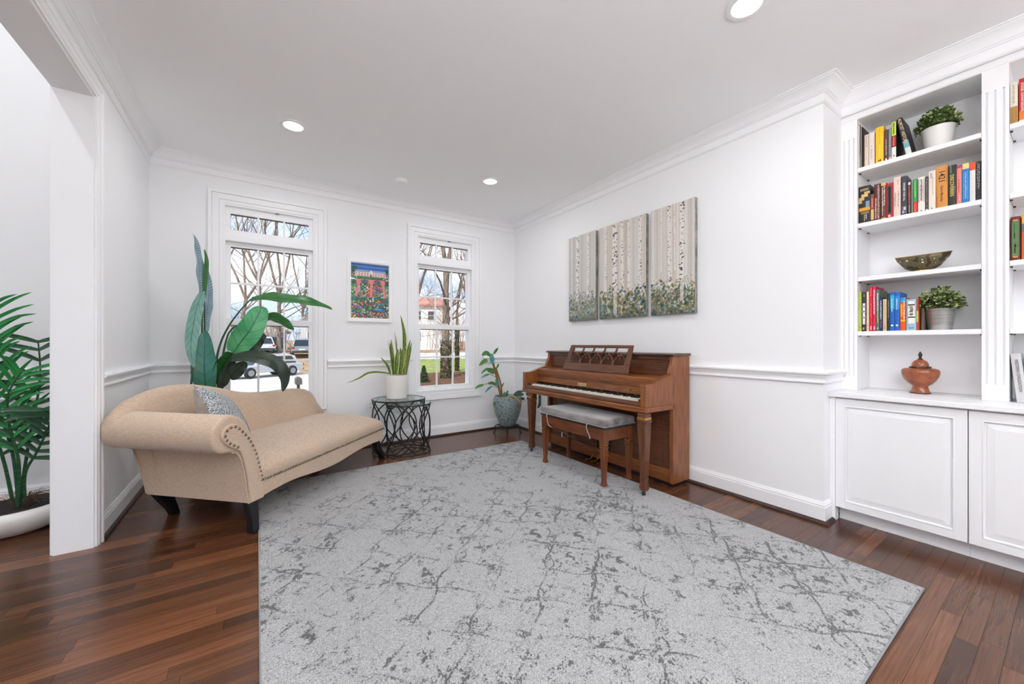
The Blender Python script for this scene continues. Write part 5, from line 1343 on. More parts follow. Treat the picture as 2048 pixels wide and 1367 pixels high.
# ---- snake plant
O = (1.183, 3.872, .5262)
t = thing('snake_plant', 'variegated snake plant in a ribbed white pot on the taller glass table', 'plant', O)
PR = [(.0005,.001),(.094,.001),(.097,.004)] + [(.097+.017*k/46+(.0012 if (14 <= k <= 34 and k % 2) else 0), .004+.230*k/46) for k in range(1, 47)] + [(.112,.236),(.106,.233),(.102,.20)]
b = MB().lathe(PR, n=96, cap=False)
for i in range(len(b.v)):
    x_, y_, z_ = b.v[i]
    if (z_ < .07 and z_ > .004) or z_ > .175:
        k = 1+(.009 if (i % 2) else 0); b.v[i] = (x_*k, y_*k, z_)
b.build('pot', CERAM, t, smooth=True, ang=25)
MB().lathe([(.0005,.21),(.106,.21)], n=30, cap=False).build('soil', SOIL, t)
SN = snake_mat()
for i, (pts, w, m, a) in enumerate(SNAKE):
    make_leaf('leaf', pts, w*1.15, a[0], SN, t, O, 20, 6, .45, 0, lambda q: (min(1, .62+q*1.1) if q < .45 else max(.02, 1-((q-.45)/.55)**1.7)), i)
# ---- planter in the corner with its wire stand
O = (2.52, 3.86, 0)
t = thing('plant_stand', 'low round black wire plant stand in the room corner', 'plant stand', O)
WIRE = pm('black_wire', rgb(28, 28, 30), .45, .6)
def circ(r_, z_, n=36): return [(r_*math.cos(2*math.pi*i/n), r_*math.sin(2*math.pi*i/n), z_) for i in range(n)]
MB().tube(circ(.148, .082), .005, 7, closed=True).build('ring', WIRE, t, smooth=True)
MB().tube(circ(.090, .082), .004, 7, closed=True).build('ring', WIRE, t, smooth=True)
for k in range(2):
    a = k*math.pi/2+.4; c_, s_ = math.cos(a), math.sin(a)
    MB().tube([(-.148*c_, -.148*s_, .0795), (.148*c_, .148*s_, .0795)], .004, 6).build('cross_bar', WIRE, t, smooth=True)
for k in range(4):
    a = k*math.pi/2+.95; c_, s_ = math.cos(a), math.sin(a)
    MB().tube(smoothcurve([(.148*c_, .148*s_, .086), (.150*c_, .150*s_, .045), (.150*c_, .150*s_, .014), (.158*c_, .158*s_, .005), (.168*c_, .168*s_, .008), (.166*c_, .166*s_, .018)], 4), .0048, 6).build('leg', WIRE, t, smooth=True)
O = (2.52, 3.86, .0875)
t = thing('corner_planter', 'grey-blue textured planter holding a leafy trailing plant in the corner', 'plant', O)
m_, t_, b_ = nodes('mosaic_glaze'); setp(b_, None, .5, 0, .4)
vo = t_.nodes.new('ShaderNodeTexVoronoi'); vo.feature = 'DISTANCE_TO_EDGE'; vo.inputs['Scale'].default_value = 58
t_.links.new(t_.nodes.new('ShaderNodeTexCoord').outputs['Object'], vo.inputs['Vector'])
rp = t_.nodes.new('ShaderNodeValToRGB'); e = rp.color_ramp.elements; e[0].position = .04; e[0].color = rgb(70,80,80); e[1].position = .15; e[1].color = rgb(166,184,184)
t_.links.new(vo.outputs['Distance'], rp.inputs['Fac']); t_.links.new(rp.outputs['Color'], b_.inputs['Base Color'])
bp_ = t_.nodes.new('ShaderNodeBump'); bp_.inputs['Strength'].default_value = .8; bp_.inputs['Distance'].default_value = .006
t_.links.new(vo.outputs['Distance'], bp_.inputs['Height']); t_.links.new(bp_.outputs['Normal'], b_.inputs['Normal'])
MB().lathe([(.0005,.001),(.074,.001),(.085,.010),(.112,.055),(.140,.120),(.160,.190),(.170,.250),(.170,.290),(.164,.330),(.156,.356),(.152,.362),(.146,.358),(.150,.330),(.150,.30)], n=48, cap=False).build('pot', m_, t, smooth=True, ang=70)
MB().lathe([(.0005,.318),(.151,.318)], n=30, cap=False).build('soil', SOIL, t)
RM = dict(g=leaf_mat('rubber_green', rgb(54,104,44), rgb(92,140,66), rgb(120,160,90), 6, .4, 1.2, .05), t=leaf_mat('rubber_teal', rgb(70,140,136), rgb(120,178,176), rgb(40,90,88), 6, .25, 1.2, .05), d=leaf_mat('rubber_dark', rgb(42,74,56), rgb(74,104,84), rgb(104,130,104), 6, .35, 1.2, .05))
for i, (pts, w, m, a) in enumerate(RUBBER): make_leaf('leaf', pts, w*1.15, a[0], RM[m], t, O, 12, 4, .25, 0, None, i)
BST = pm('rubber_stem', rgb(122, 120, 62), .6, 0, .3, rgb(150, 108, 66), (1,1,1), 20, 2); TAN = pm('tan_stem', rgb(196, 160, 116), .6)
for i, s in enumerate(RUBBER_STEMS):
    s0 = [(2.45, 3.86, .395)] + s if i < 2 else s
    MB().tube(smoothcurve(s0, 4), .014 if i == 0 else .010 if i == 1 else .011 if i == 5 else .0035, 7).build('stem', TAN if i == 5 else BST, t, smooth=True, origin=O)
# ---- palm in the foyer
O = (-1.17, 3.45, 0)
t = thing('potted_palm', 'green palm in a low white bowl planter beyond the doorway', 'plant', O)
MB().lathe([(.0005,.002),(.13,.002),(.165,.012),(.215,.045),(.245,.085),(.255,.115),(.250,.140),(.238,.152),(.222,.154),(.212,.146),(.205,.13)], n=56, cap=False).build('pot', CERAM, t, smooth=True, ang=70)
MB().lathe([(.0005,.132),(.212,.132)], n=36, cap=False).build('soil', pm('dark_gravel', rgb(30,28,28), .9, 0, .2, rgb(66,62,60), (1,1,1), 120, 3, bump=.8, bdist=.006), t)
PALM = leaf_mat('palm_leaf', rgb(26,110,52), rgb(52,150,76), rgb(18,70,36), 1, .38, 0, .0)
PALMD = leaf_mat('palm_leaf_dark', rgb(28,70,42), rgb(52,98,62), rgb(20,46,30), 1, .38, 0, .0)
CANE = pm('palm_cane', rgb(28, 70, 44), .5, 0, .3, rgb(52, 96, 62), (1,1,14), 8, 2)
def frond(pts, n, L0, L1, up, mat, seed, w=.024, start=.25, both=True, tilt=.5):
    f = bpy.data.objects.new('frond', MB().tube(smoothcurve(pts, 6), [.009-.006*k/((len(pts)-1)*6) for k in range((len(pts)-1)*6+1)], 6).mesh('frond', CANE, True, O)); C.objects.link(f); f.parent = t
    c = smoothcurve(pts, 12); m = len(c); r_ = random.Random(seed)
    for k in range(n):
        q = start+(1-start)*k/(n-1); i = min(int(q*(m-1)), m-2)
        tan = (c[i+1]-c[i]).normalized(); side = tan.cross(Vector(up)).normalized(); L = L0+(L1-L0)*q
        for s in ((-1, 1) if both else (1,)):
            d = (side*s*1.0+tan*tilt+Vector((0, 0, r_.uniform(-.15, .25)))).normalized()*L*r_.uniform(.85, 1.1)
            dr = Vector((0, 0, -L*r_.uniform(.10, .30)))
            make_leaf('leaflet', [Vector((min(q_.x, -.886), q_.y, q_.z)) for q_ in (c[i], c[i]+d*.35+dr*.05, c[i]+d*.7+dr*.35, c[i]+d+dr)], w, Vector(up)*.5+Vector((0,-1,.2)), mat, f, O, 9, 2, .3, 0, lambda z_: math.sin(math.pi*min(1, z_*.85+.15))**.7, seed*50+k)
    return f
frond([(-1.12,3.42,.14),(-1.12,3.42,.32),(-1.07,3.40,.44),(-1.02,3.36,.56),(-.97,3.26,.66),(-.97,3.16,.72)], 10, .26, .16, (0,-1,.1), PALMD, 1, .028, .35)
frond([(-1.15,3.44,.14),(-1.17,3.43,.45),(-1.22,3.40,.75),(-1.27,3.36,1.0),(-1.27,3.32,1.22)], 17, .36, .30, (0,-1,.0), PALM, 2, .019, .3, True, 1.1)
frond([(-1.14,3.40,.14),(-1.13,3.38,.40),(-1.15,3.34,.62),(-1.14,3.30,.80),(-1.08,3.26,.92)], 10, .20, .18, (.2,-1,.0), PALM, 3, .019, .35, True, 1.0)
frond([(-1.18,3.47,.14),(-1.24,3.48,.5),(-1.36,3.48,.85),(-1.52,3.46,1.1)], 9, .30, .22, (0,-1,.2), PALMD, 4, .026, .3)
frond([(-1.16,3.48,.14),(-1.13,3.50,.5),(-1.10,3.54,.85),(-1.12,3.58,1.1)], 8, .24, .2, (.3,-1,0), PALMD, 5, .026, .35)
fib = MB(); r_ = random.Random(4)
for k in range(60):
    a = r_.uniform(0, 6.28); q = r_.uniform(.02, .05); e_ = r_.uniform(.04, .11)
    fib.tube([(q*.6*math.cos(a)+.04, q*.6*math.sin(a)-.03, .13), (q*1.4*math.cos(a)+.04, q*1.4*math.sin(a)-.03, .17+r_.uniform(0, .05)), ((q+e_)*math.cos(a)+.04, (q+e_)*math.sin(a)-.03, .16+r_.uniform(0, .05))], .0012, 3)
tag(fib.build('fibre_tuft', pm('fibre', rgb(86, 62, 46), .9), t), kind='stuff')
# floor register behind the palm
t = thing('floor_register', 'dark slatted floor vent behind the white palm bowl', 'vent', (-1.0, 3.76, 0))
REG = pm('register_dark', rgb(52, 50, 50), .5, .5)
MB().ring([(-.16,-.06),(.12,-.06),(.12,.06),(-.16,.06)], [(-.145,-.045),(.105,-.045),(.105,.045),(-.145,.045)], 'z', .0002, .006).build('frame', REG, t)
for k in range(12): MB().box(-.140+k*.021, -.130+k*.021, -.045, .045, .0002, .005).build('slat', REG, t)

# ================================================================== PICTURES
def lin(a):
    a = np.clip(a, 0, 255)/255.0
    return np.where(a <= .04045, a/12.92, ((a+.055)/1.055)**2.4)
def print_mesh(img, P0, U, V, mat, name):
    """img[h,w,3] top row first; flat printed surface as a grid with one colour per point"""
    h, w = img.shape[:2]
    P0, U, V = (np.array(q, float) for q in (P0, U, V))
    gu = np.linspace(0, 1, w); gv = np.linspace(1, 0, h)
    co = P0+gu[None, :, None]*U+gv[:, None, None]*V
    idx = np.arange(h*w).reshape(h, w)
    q = np.stack([idx[1:, :-1], idx[1:, 1:], idx[:-1, 1:], idx[:-1, :-1]], -1).reshape(-1, 4)
    me = bpy.data.meshes.new(name); me.from_pydata(co.reshape(-1, 3).tolist(), [], q.tolist())
    ca = me.color_attributes.new('col', 'FLOAT_COLOR', 'POINT')
    col = np.concatenate([lin(img).reshape(-1, 3), np.ones((h*w, 1))], 1).astype(np.float32)
    ca.data.foreach_set('color', col.ravel()); me.materials.append(mat); me.update()
    return me
class Canvas:
    def __init__(s, w, h, base): s.a = np.ones((h, w, 3))*np.array(base, float); s.w, s.h = w, h; s.Y, s.X = np.mgrid[0:h, 0:w]
    def blend(s, mask, col): s.a = s.a*(1-mask[..., None])+np.array(col, float)*mask[..., None]
    def rect(s, x0, x1, y0, y1, col): s.a[int(y0*s.h):max(int(y0*s.h)+1, int(y1*s.h)), int(x0*s.w):max(int(x0*s.w)+1, int(x1*s.w))] = col
    def ell(s, cx, cy, rx, ry, col, al=1.0, ang=0):
        cx *= s.w; cy *= s.h; rx *= s.w; ry *= s.w
        R0 = max(rx, ry)+1; x0, x1, y0, y1 = (int(max(0, cx-R0)), int(min(s.w, cx+R0+1)), int(max(0, cy-R0)), int(min(s.h, cy+R0+1)))
        if x1 <= x0 or y1 <= y0: return
        dx = s.X[y0:y1, x0:x1]-cx; dy = s.Y[y0:y1, x0:x1]-cy; c_, n_ = math.cos(ang), math.sin(ang)
        m = np.clip((1.0-np.hypot((dx*c_+dy*n_)/max(rx, .5), (-dx*n_+dy*c_)/max(ry, .5)))*3, 0, 1)[..., None]*al
        s.a[y0:y1, x0:x1] = s.a[y0:y1, x0:x1]*(1-m)+np.array(col, float)*m
    def poly(s, pts, col):
        px = [p[0]*s.w for p in pts]; py = [p[1]*s.h for p in pts]; ins = np.zeros(s.X.shape, bool); n = len(pts)
        for i in range(n):
            j = (i-1) % n
            c = ((py[i] > s.Y) != (py[j] > s.Y)) & (s.X < (px[j]-px[i])*(s.Y-py[i])/((py[j]-py[i]) or 1e-9)+px[i]); ins ^= c
        s.a[ins] = col
CANV = vcol('painted_canvas', .7, bump=.25, ns=500)
def birch(w, h, seed, tint, trunks, fol):
    r_ = np.random.RandomState(seed); rr = random.Random(seed)
    c = Canvas(w, h, (206, 206, 202))
    streak = np.interp(np.arange(w), np.linspace(0, w, 26), r_.rand(26)); t2 = np.interp(np.arange(w), np.linspace(0, w, 9), r_.rand(9))
    vv = np.linspace(0, 1, h)[:, None]
    a = np.array((204, 206, 204.)); b_ = np.array(tint, float)
    c.a = a+(b_-a)*(.25+.75*t2[None, :, None])*(1-.25*vv[..., None])+(streak[None, :, None]-.5)*26
    c.a += r_.normal(0, 5, c.a.shape[:2])[..., None]+np.repeat(r_.normal(0, 4, (1, w)), h, 0)[..., None]
    for k in range(16):
        x = rr.random(); c.blend(np.exp(-((c.X/w-x)/.012)**2)*.35*(rr.random()), rr.choice([(206, 188, 172), (164, 146, 134), (212, 212, 206), (150, 158, 158)]))
    for (x, wd, y1) in trunks:
        cx = x*w+np.sin(c.Y/h*4+x*9)*w*.006; d = np.abs(c.X-cx)/(wd*w)
        m = np.clip((1-d)*4, 0, 1)*(c.Y/h < y1)
        c.blend(m*.9, (236, 230, 225)); c.blend(np.clip((1-np.abs(d-.75)*5), 0, 1)*(c.X > cx)*(c.Y/h < y1)*.4, (176, 164, 160))
        for k in range(int(26+wd*700)):
            y = rr.random()*y1; c.ell(x+rr.uniform(-.9, .9)*wd+math.sin(y*4+x*9)*.006, y, wd*rr.uniform(.15, .6), wd*rr.uniform(.10, .30), rr.choice([(52, 46, 48), (80, 72, 72), (110, 98, 94)]), .9, rr.uniform(-.4, .4))
    pal = [(92, 104, 64), (128, 124, 66), (76, 92, 76), (206, 204, 192), (150, 152, 146), (88, 140, 146), (64, 84, 70), (176, 134, 78), (104, 112, 108), (198, 190, 168), (54, 62, 56)]
    if fol == 0: pal = [(128, 138, 136), (160, 164, 160), (92, 100, 96), (200, 200, 194), (112, 150, 160), (150, 148, 96), (84, 92, 88), (178, 156, 110)]
    for k in range(2200):
        y = .70+.32*rr.random()**.75+.05*math.sin(rr.random()*6); x = rr.random()
        if y < .78 and rr.random() < .5: continue
        s = rr.uniform(.012, .042)*(.5+y*.6); c.ell(x, y, s, s*rr.uniform(.5, 1), rr.choice(pal), rr.uniform(.55, 1), rr.uniform(0, 3))
    for (x, wd, y1) in trunks:
        if y1 > .84: c.blend(np.clip((1-np.abs(c.X-x*w-np.sin(c.Y/h*4+x*9)*w*.006)/(wd*w*.8))*3, 0, 1)*((c.Y/h < y1) & (c.Y/h > .70))*.75, (222, 214, 210))
    c.blend(np.clip((c.Y/h-.93)*8, 0, .55), (70, 74, 72))
    return c.a
canv = [(2.678, 3.068, 'left birch tree canvas, narrow and grey-toned', (198, 192, 184), [(.34,.055,.82), (.72,.040,.80), (.12,.018,.7)], 0, 21),
        (2.090, 2.628, 'middle birch tree canvas, widest of the three', (216, 202, 188), [(.36,.060,.97), (.15,.026,.75), (.52,.034,.84), (.65,.026,.80), (.88,.034,.80)], 1, 22),
        (1.648, 2.040, 'right birch tree canvas with one thick trunk, nearest the bookcase', (222, 208, 194), [(.72,.058,.88), (.44,.040,.74), (.25,.016,.6), (.56,.022,.6)], 1, 23)]
for (y0, y1, lb, tint, tr, fol, sd) in canv:
    z0, z1 = 1.316, 2.204; X0 = XR-.036; O = (XR, (y0+y1)/2, z0)
    t = thing('birch_canvas', lb, 'painting', O, 0, 'three birch canvases')
    MB().box(X0+.0006, XR-.001, y0, y1, z0, z1).build('stretched_canvas', pm('canvas_edge', rgb(168, 164, 156), .8, 0, .2, rgb(120, 118, 112), (1,1,1), 18, 3), t, origin=O)
    w = int((y1-y0)/.0031); h = int((z1-z0)/.0031)
    im = birch(w, h, sd, tint, tr, fol)
    me = print_mesh(im, (X0-O[0], y1-O[1], 0), (0, y0-y1, 0), (0, 0, z1-z0), CANV, 'painted_face')
    o = bpy.data.objects.new('painted_face', me); C.objects.link(o); o.parent = t
# garden picture in a white frame
def garden(w, h):
    rr = random.Random(5); c = Canvas(w, h, (44, 92, 60)); vv = c.Y/h
    c.blend(np.clip((.16-vv)*60, 0, 1), (36, 92, 168)); c.blend(np.clip(1-np.abs(vv-.055)*30, 0, 1)*.5, (120, 176, 224)); c.blend(np.clip(1-np.abs(vv-.02)*60, 0, 1)*.6, (22, 58, 120))
    for k in range(14):
        for x0 in (.06, .95): c.ell(x0+rr.uniform(-.09, .09), .10+rr.uniform(-.03, .06), .035, .035, (28, 70+rr.randint(0, 30), 50), .9)
    c.poly([(.12,.115),(.90,.115),(.93,.160),(.09,.160)], (142, 162, 206)); c.rect(.10, .92, .160, .235, (240, 206, 196))
    c.poly([(.46,.165),(.52,.105),(.58,.165)], (232, 226, 240)); c.rect(.47, .57, .160, .235, (246, 224, 216))
    for k in range(11):
        x = .125+k*.073
        for y in (.170, .205): c.rect(x, x+.034, y, y+.022, (122, 92, 92)); c.rect(x+.015, x+.019, y, y+.022, (236, 220, 214))
    c.rect(.50, .54, .205, .238, (60, 80, 70))
    for k in range(80): c.ell(rr.uniform(.02, .98), rr.uniform(.235, .27), .025, .016, (40, 110+rr.randint(0, 50), 64), .9)
    for k in range(50):
        for x0 in (.06, .94): c.ell(x0+rr.uniform(-.09, .09), rr.uniform(.16, .30), .016, .014, rr.choice([(240, 196, 214), (250, 240, 244), (200, 120, 160), (60, 80, 60)]), .95)
    P = (232, 128, 132)
    c.poly([(.14,.285),(.88,.285),(.90,.36),(.12,.36)], P)
    for (a, b_, e, f) in ((.17, .24, .08, .16), (.49, .56, .47, .55), (.80, .87, .86, .93)): c.poly([(a,.34),(b_,.34),(f,.66 if a != .17 else .60),(e,.66 if a != .17 else .60)], P)
    for x in (.35, .68): c.ell(x, .325, .115, .062, (46, 84, 62)); c.ell(x, .325, .085, .040, (52, 80, 120)); [c.ell(x+rr.uniform(-.07, .07), .325+rr.uniform(-.02, .02), .012, .012, (96, 130, 190)) for k in range(12)]
    pal = [(244,242,236),(250,200,40),(238,120,40),(220,50,60),(236,120,170),(90,130,220),(150,110,200),(120,190,90),(60,150,80),(250,230,150),(60,180,200),(170,40,70)]
    for k in range(520):
        y = rr.uniform(.38, .64); x = rr.uniform(.0, 1.0)
        if abs(x-.52) < .045 or abs(x-(.20-(y-.36)*.3)) < .03 or abs(x-(.84+(y-.36)*.2)) < .03: continue
        g = int((x*5)//1)*3+int(y*14); c.ell(x, y, rr.uniform(.012, .026), rr.uniform(.010, .020), pal[(g+rr.randint(0, 3)) % len(pal)], .95)
    for k in range(5): c.ell(.585, .40+.05*k, .03, .024, (44+10*(k % 2), 120, 66)); c.ell(.585, .40+.05*k, .014, .012, pal[k+5])
    c.rect(.0, 1, .62, .655, (38, 92, 84))
    for k in range(120): c.ell(rr.random(), rr.uniform(.61, .66), .014, .012, rr.choice([(60,130,110),(90,160,190),(40,90,60),(110,150,70)]), .9)
    c.rect(.435, .45, .62, .69, (240, 240, 232)); c.rect(.565, .58, .62, .69, (240, 240, 232)); c.rect(.45, .565, .665, .70, (40, 130, 60))
    for k in range(700):
        y = rr.uniform(.67, 1.0); x = rr.random(); g = int(x*7)+int(y*17)*3
        s = rr.uniform(.012, .034); c.ell(x, y, s, s*.8, rr.choice([(36,84,60),(30,66,72),(50,110,64)]) if rr.random() < .42 else pal[(g+rr.randint(0, 2)) % len(pal)], .95)
    c.ell(.74, .845, .27, .070, (34, 70, 50)); c.ell(.75, .845, .25, .058, (24, 92, 176)); c.ell(.70, .832, .14, .018, (150, 196, 232), .8); c.ell(.80, .86, .12, .014, (60, 140, 210), .8)
    for k in range(140): c.ell(rr.uniform(.5, 1), rr.uniform(.90, 1), .016, .013, rr.choice([(110,60,50),(40,70,50),(236,150,140),(90,100,60),(250,230,220),(60,60,50)]), .9)
    return c.a
O = (.991, YW, 1.304)
t = thing('framed_picture', 'colourful flower garden picture in a plain white frame between the windows', 'picture', O)
MB().rectring(.765, 1.217, 1.304, 1.948, .030, 'y', YW-.024, YW-.001).build('frame', TRIM, t, bevel=.002, origin=O)
MB().box(.793, 1.189, YW-.012, YW-.008, 1.332, 1.920).build('mat_board', pm('mat_board', rgb(246,246,244), .8), t, origin=O)
me = print_mesh(garden(150, 224), (.803-O[0], -.0126, 1.346-O[2]), (.380, 0, 0), (0, 0, .564), vcol('garden_print', .35), 'print')
o = bpy.data.objects.new('print', me); C.objects.link(o); o.parent = t
MB().box(.795, 1.187, YW-.018, YW-.0165, 1.334, 1.918).build('glazing', pane_mat('picture_glass', refl=.25), t, origin=O)

# ================================================================== OUTDOORS
GP = [(-80,-.6),(4.3,-.75),(8,-1.0),(12,-1.1),(31,-1.1),(44,-.05),(60,.4),(140,2.0)]
def gz(y): return interp(GP, y)
def ground(name, x0, x1, y0, y1, mat, lift=0.0):
    ys = sorted(set([y0, y1]+[y for (y, _) in GP if y0 < y < y1])); P = []
    for y in ys: P.append([(x0, y, gz(y)+lift), (x1, y, gz(y)+lift)])
    return struct(MB().grid(P).build(name, mat))
EARTH = pm('winter_lawn', rgb(142, 112, 84), .95, 0, .1, rgb(186, 160, 130), (1,1,1), 1.6, 6, .3, .7, world=True)
CONC = pm('pale_asphalt', rgb(196, 192, 186), .9, 0, .15, rgb(218, 214, 208), (1,1,1), .8, 5, world=True)
GRASS = pm('green_lawn', rgb(128, 142, 78), .95, 0, .1, rgb(164, 170, 104), (1,1,1), 2.2, 6, world=True)
MULCH = pm('leaf_mulch', rgb(70, 52, 40), .95, 0, .1, rgb(136, 98, 72), (1,1,1), 9, 6, .35, .65, world=True)
ground('ground', -90, 110, 4.37, 140, EARTH)
ground('street', -60, 6.0, 15.5, 31.0, CONC, .02)
ground('side_street', 9.5, 90, 37.5, 43.5, CONC, .03)
ground('green_lawn', 7.5, 90, 26.5, 37.4, GRASS, .03)
ground('mulch_bed', 6.01, 40, 6.0, 26.4, MULCH, .035)
ground('driveway', -1.2, 2.6, 31.0, 47, CONC, .03)
struct(MB().box(-9, 12, -16, YREAR-.16, -.5, -.14).build('bounce_slab', pm('bounce_slab_pale', rgb(214, 208, 198), .9)))  # unseen pale slab added to bounce sunlight in through the rear openings
struct(MB().box(-90, 110, -80, 4.36, -.80, -.62).build('yard', EARTH))

BARK = pm('bark', rgb(96, 82, 70), .95, 0, .1, rgb(150, 134, 118), (4,4,1), 3, 5, bump=.6, bdist=.03, world=True)
TWIG = pm('twig', rgb(112, 96, 84), .95, 0, .1, rgb(146, 128, 112), (1,1,1), 3, 2, world=True)
IVY = pm('ivy', rgb(52, 58, 36), .7, 0, .3, rgb(88, 88, 52), (1,1,1), 9, 4, world=True)
def branchy(mb, p, d, L, r, lev, rr, nseg=4, spread=.75, twig=None):
    pts = [p]; rad = [r]; q = p.copy(); dd = d.copy()
    for k in range(nseg):
        dd = (dd+Vector((rr.uniform(-1,1), rr.uniform(-1,1), rr.uniform(-.5,.8)))*.17).normalized()
        q = q+dd*(L/nseg); pts.append(q.copy()); rad.append(r*(1-.55*(k+1)/nseg))
    (twig if (twig is not None and lev <= 1) else mb).tube(pts, rad, 6 if lev >= 3 else 4 if lev == 2 else 3, cap=False)
    if lev == 0: return
    n = 4 if lev >= 2 else 8
    for k in range(n):
        i = rr.randint(max(1, nseg//2), nseg); t = pts[i]
        s = Vector((rr.uniform(-1,1), rr.uniform(-1,1), rr.uniform(-.25,.9))).normalized()
        nd = (dd*(1-spread*.5)+s*spread).normalized()
        branchy(mb, t, nd, L*rr.uniform(.50, .72), rad[i]*rr.uniform(.38, .60), lev-1, rr, 3, spread, twig)
def tree(label, x, y, h, r, seed, forks=None, lean=(0,0), ivy=0.0, lev=4, group='bare trees beyond the windows'):
    rr = random.Random(seed); z = gz(y)-.05; O = (x, y, z); t = thing('bare_tree', label, 'tree', O, 0, group)
    tr = MB(); tw = MB(); br = MB()
    fh = h*(.28 if forks else .42)
    p0 = Vector((0,0,0)); top = Vector((lean[0]*fh, lean[1]*fh, fh))
    tr.tube([p0, top*.3+Vector((rr.uniform(-.05,.05), 0, 0)), top*.65, top], [r*1.25, r, r*.9, r*.78], 10)
    tr.build('trunk', BARK, t, smooth=True)
    dirs = forks or [(rr.uniform(-.5,.5), rr.uniform(-.5,.5)) for k in range(4)]
    for (dx, dy) in dirs: branchy(br, top*.98, Vector((dx, dy, 1)).normalized(), (h-fh)*.72, r*.62, lev, rr, 5, .72, tw)
    for k in range(5):
        f = rr.uniform(.45, .98); branchy(br, top*f, Vector((rr.uniform(-1,1), rr.uniform(-1,1), rr.uniform(.1,.7))).normalized(), h*.26, r*.28, max(2, lev-1), rr, 4, .8, tw)
    br.build('branches', BARK, t, smooth=True, recalc=False)
    tag(tw.build('twigs', TWIG, t, recalc=False), kind='stuff')
    if ivy:
        iv = MB()
        for k in range(1400):
            f = rr.random()**1.3*ivy; a = rr.uniform(0, 6.283); ra = r*(1.25-.3*f)+rr.uniform(0, .05)
            c = Vector((lean[0]*fh*0+ra*math.cos(a), ra*math.sin(a), f*h)); s = rr.uniform(.03, .065)
            u_ = Vector((rr.uniform(-1,1), rr.uniform(-1,1), rr.uniform(-1,1))).normalized(); w_ = u_.cross(Vector((rr.uniform(-1,1), rr.uniform(-1,1), rr.uniform(-1,1)))).normalized()
            k0 = len(iv.v); iv.v += [tuple(c-u_*s), tuple(c+w_*s*.8), tuple(c+u_*s), tuple(c-w_*s*.8)]; iv.face((k0, k0+1, k0+2, k0+3))
        tag(iv.build('ivy', IVY, t, recalc=False), kind='stuff')
    return t
tree('forked bare tree in the middle of the left window', 1.96, 46.8, 22, .21, 3, [(-.28, 0), (.20, .1), (.05, -.2)])
tree('bare tree leaning right at the left side of the left window', -1.6, 40, 19, .17, 8, [(.42, .0), (.1, .2), (-.3, 0)], (.16, 0))
tree('slender bare tree at the right side of the left window', 4.6, 52, 21, .16, 12, [(.1, 0), (-.15, .1), (.2, .1)])
tree('distant bare tree behind the white garage', 0.4, 66, 22, .22, 15, lev=4)
tree('distant bare tree far left through the left window', -3.6, 58, 21, .18, 17, lev=4)
tree('ivy-clad thick bare tree in the middle of the right window', 9.75, 21.9, 19, .24, 21, [(-.07, .0), (.12, .05)], (.0, 0), .13)
tree('ivy-clad thin bare tree at the right side of the right window', 12.95, 27.0, 17, .11, 25, [(.05, 0), (.2, .1)], (0, 0), .20)
tree('bare tree at the left side of the right window', 10.4, 33.5, 19, .10, 27, [(-.1, 0), (.15, .1), (.3, 0)], (.03, 0))
tree('distant bare tree behind the white house', 24, 66, 22, .30, 31, lev=4)
tree('distant bare tree right of the white house', 33, 64, 21, .30, 33, lev=4)
tree('distant slender bare tree at the right edge of the right window', 30, 52, 19, .22, 37, lev=4)
# leafless brush
def brush(label, x, y, w, h, n, seed, mat, r0=.030):
    rr = random.Random(seed); b = MB(); z = gz(y)
    for k in range(n):
        px, py = rr.uniform(-w, w), rr.uniform(-w*.5, w*.5)
        branchy(b, Vector((px, py, 0)), Vector((rr.uniform(-.5,.5), rr.uniform(-.5,.5), 1)).normalized(), h*rr.uniform(.4, .7), r0, 2, rr, 3, .8)
    o = b.build('brush_thicket', mat, recalc=False); o.location = (x, y, z-.05)
    tag(o, label, 'shrub')
brush('brown leafless brush thicket at the left of the left window', -1.3, 52, 3.4, 6.5, 60, 41, pm('brush_a', rgb(138, 112, 92), .95))
brush('brown leafless brush thicket beside the grey car', 4.2, 56, 2.6, 5.0, 36, 43, pm('brush_b', rgb(150, 126, 104), .95))
brush('tall brown leafless brush between the ivy-clad trees', 22.5, 50, 3.0, 9.0, 46, 47, pm('brush_c', rgb(140, 110, 88), .95))
brush('low brown brush at the foot of the ivy-clad tree', 11.5, 23.0, 2.2, .9, 20, 49, pm('brush_d', rgb(124, 104, 82), .95), .008)
# evergreens
def conifer(label, x, y, h, w, seed):
    rr = random.Random(seed); z = gz(y); t = thing('conifer', label, 'tree', (x, y, z))
    MB().tube([(0,0,-.05), (0,0,h*.95)], [.14, .03], 7).build('trunk', BARK, t)
    b = MB()
    for k in range(1500):
        f = rr.uniform(.08, 1); a = rr.uniform(0, 6.283); ra = w*(1-f)*rr.uniform(.3, 1.05)+.04*w
        c = Vector((ra*math.cos(a), ra*math.sin(a), f*h-ra*.18)); d = Vector((math.cos(a), math.sin(a), -.35)).normalized(); s = rr.uniform(.25, .5)*min(1.0, w/1.6)
        w_ = d.cross(Vector((0,0,1))).normalized()*s*.35; k0 = len(b.v)
        b.v += [tuple(c-d*s*.5), tuple(c+w_), tuple(c+d*s), tuple(c-w_)]; b.face((k0, k0+1, k0+2, k0+3))
    tag(b.build('needles', pm('conifer_green', rgb(44, 58, 40), .8, 0, .2, rgb(78, 92, 62), (1,1,1), 1.5, 3, world=True), t, recalc=False), kind='stuff')
conifer('dark evergreen at the right edge of the left window', 6.1, 56, 12.5, 2.4, 51)
conifer('small evergreen at the lower left of the right window', 7.75, 20.4, .95, .38, 53)

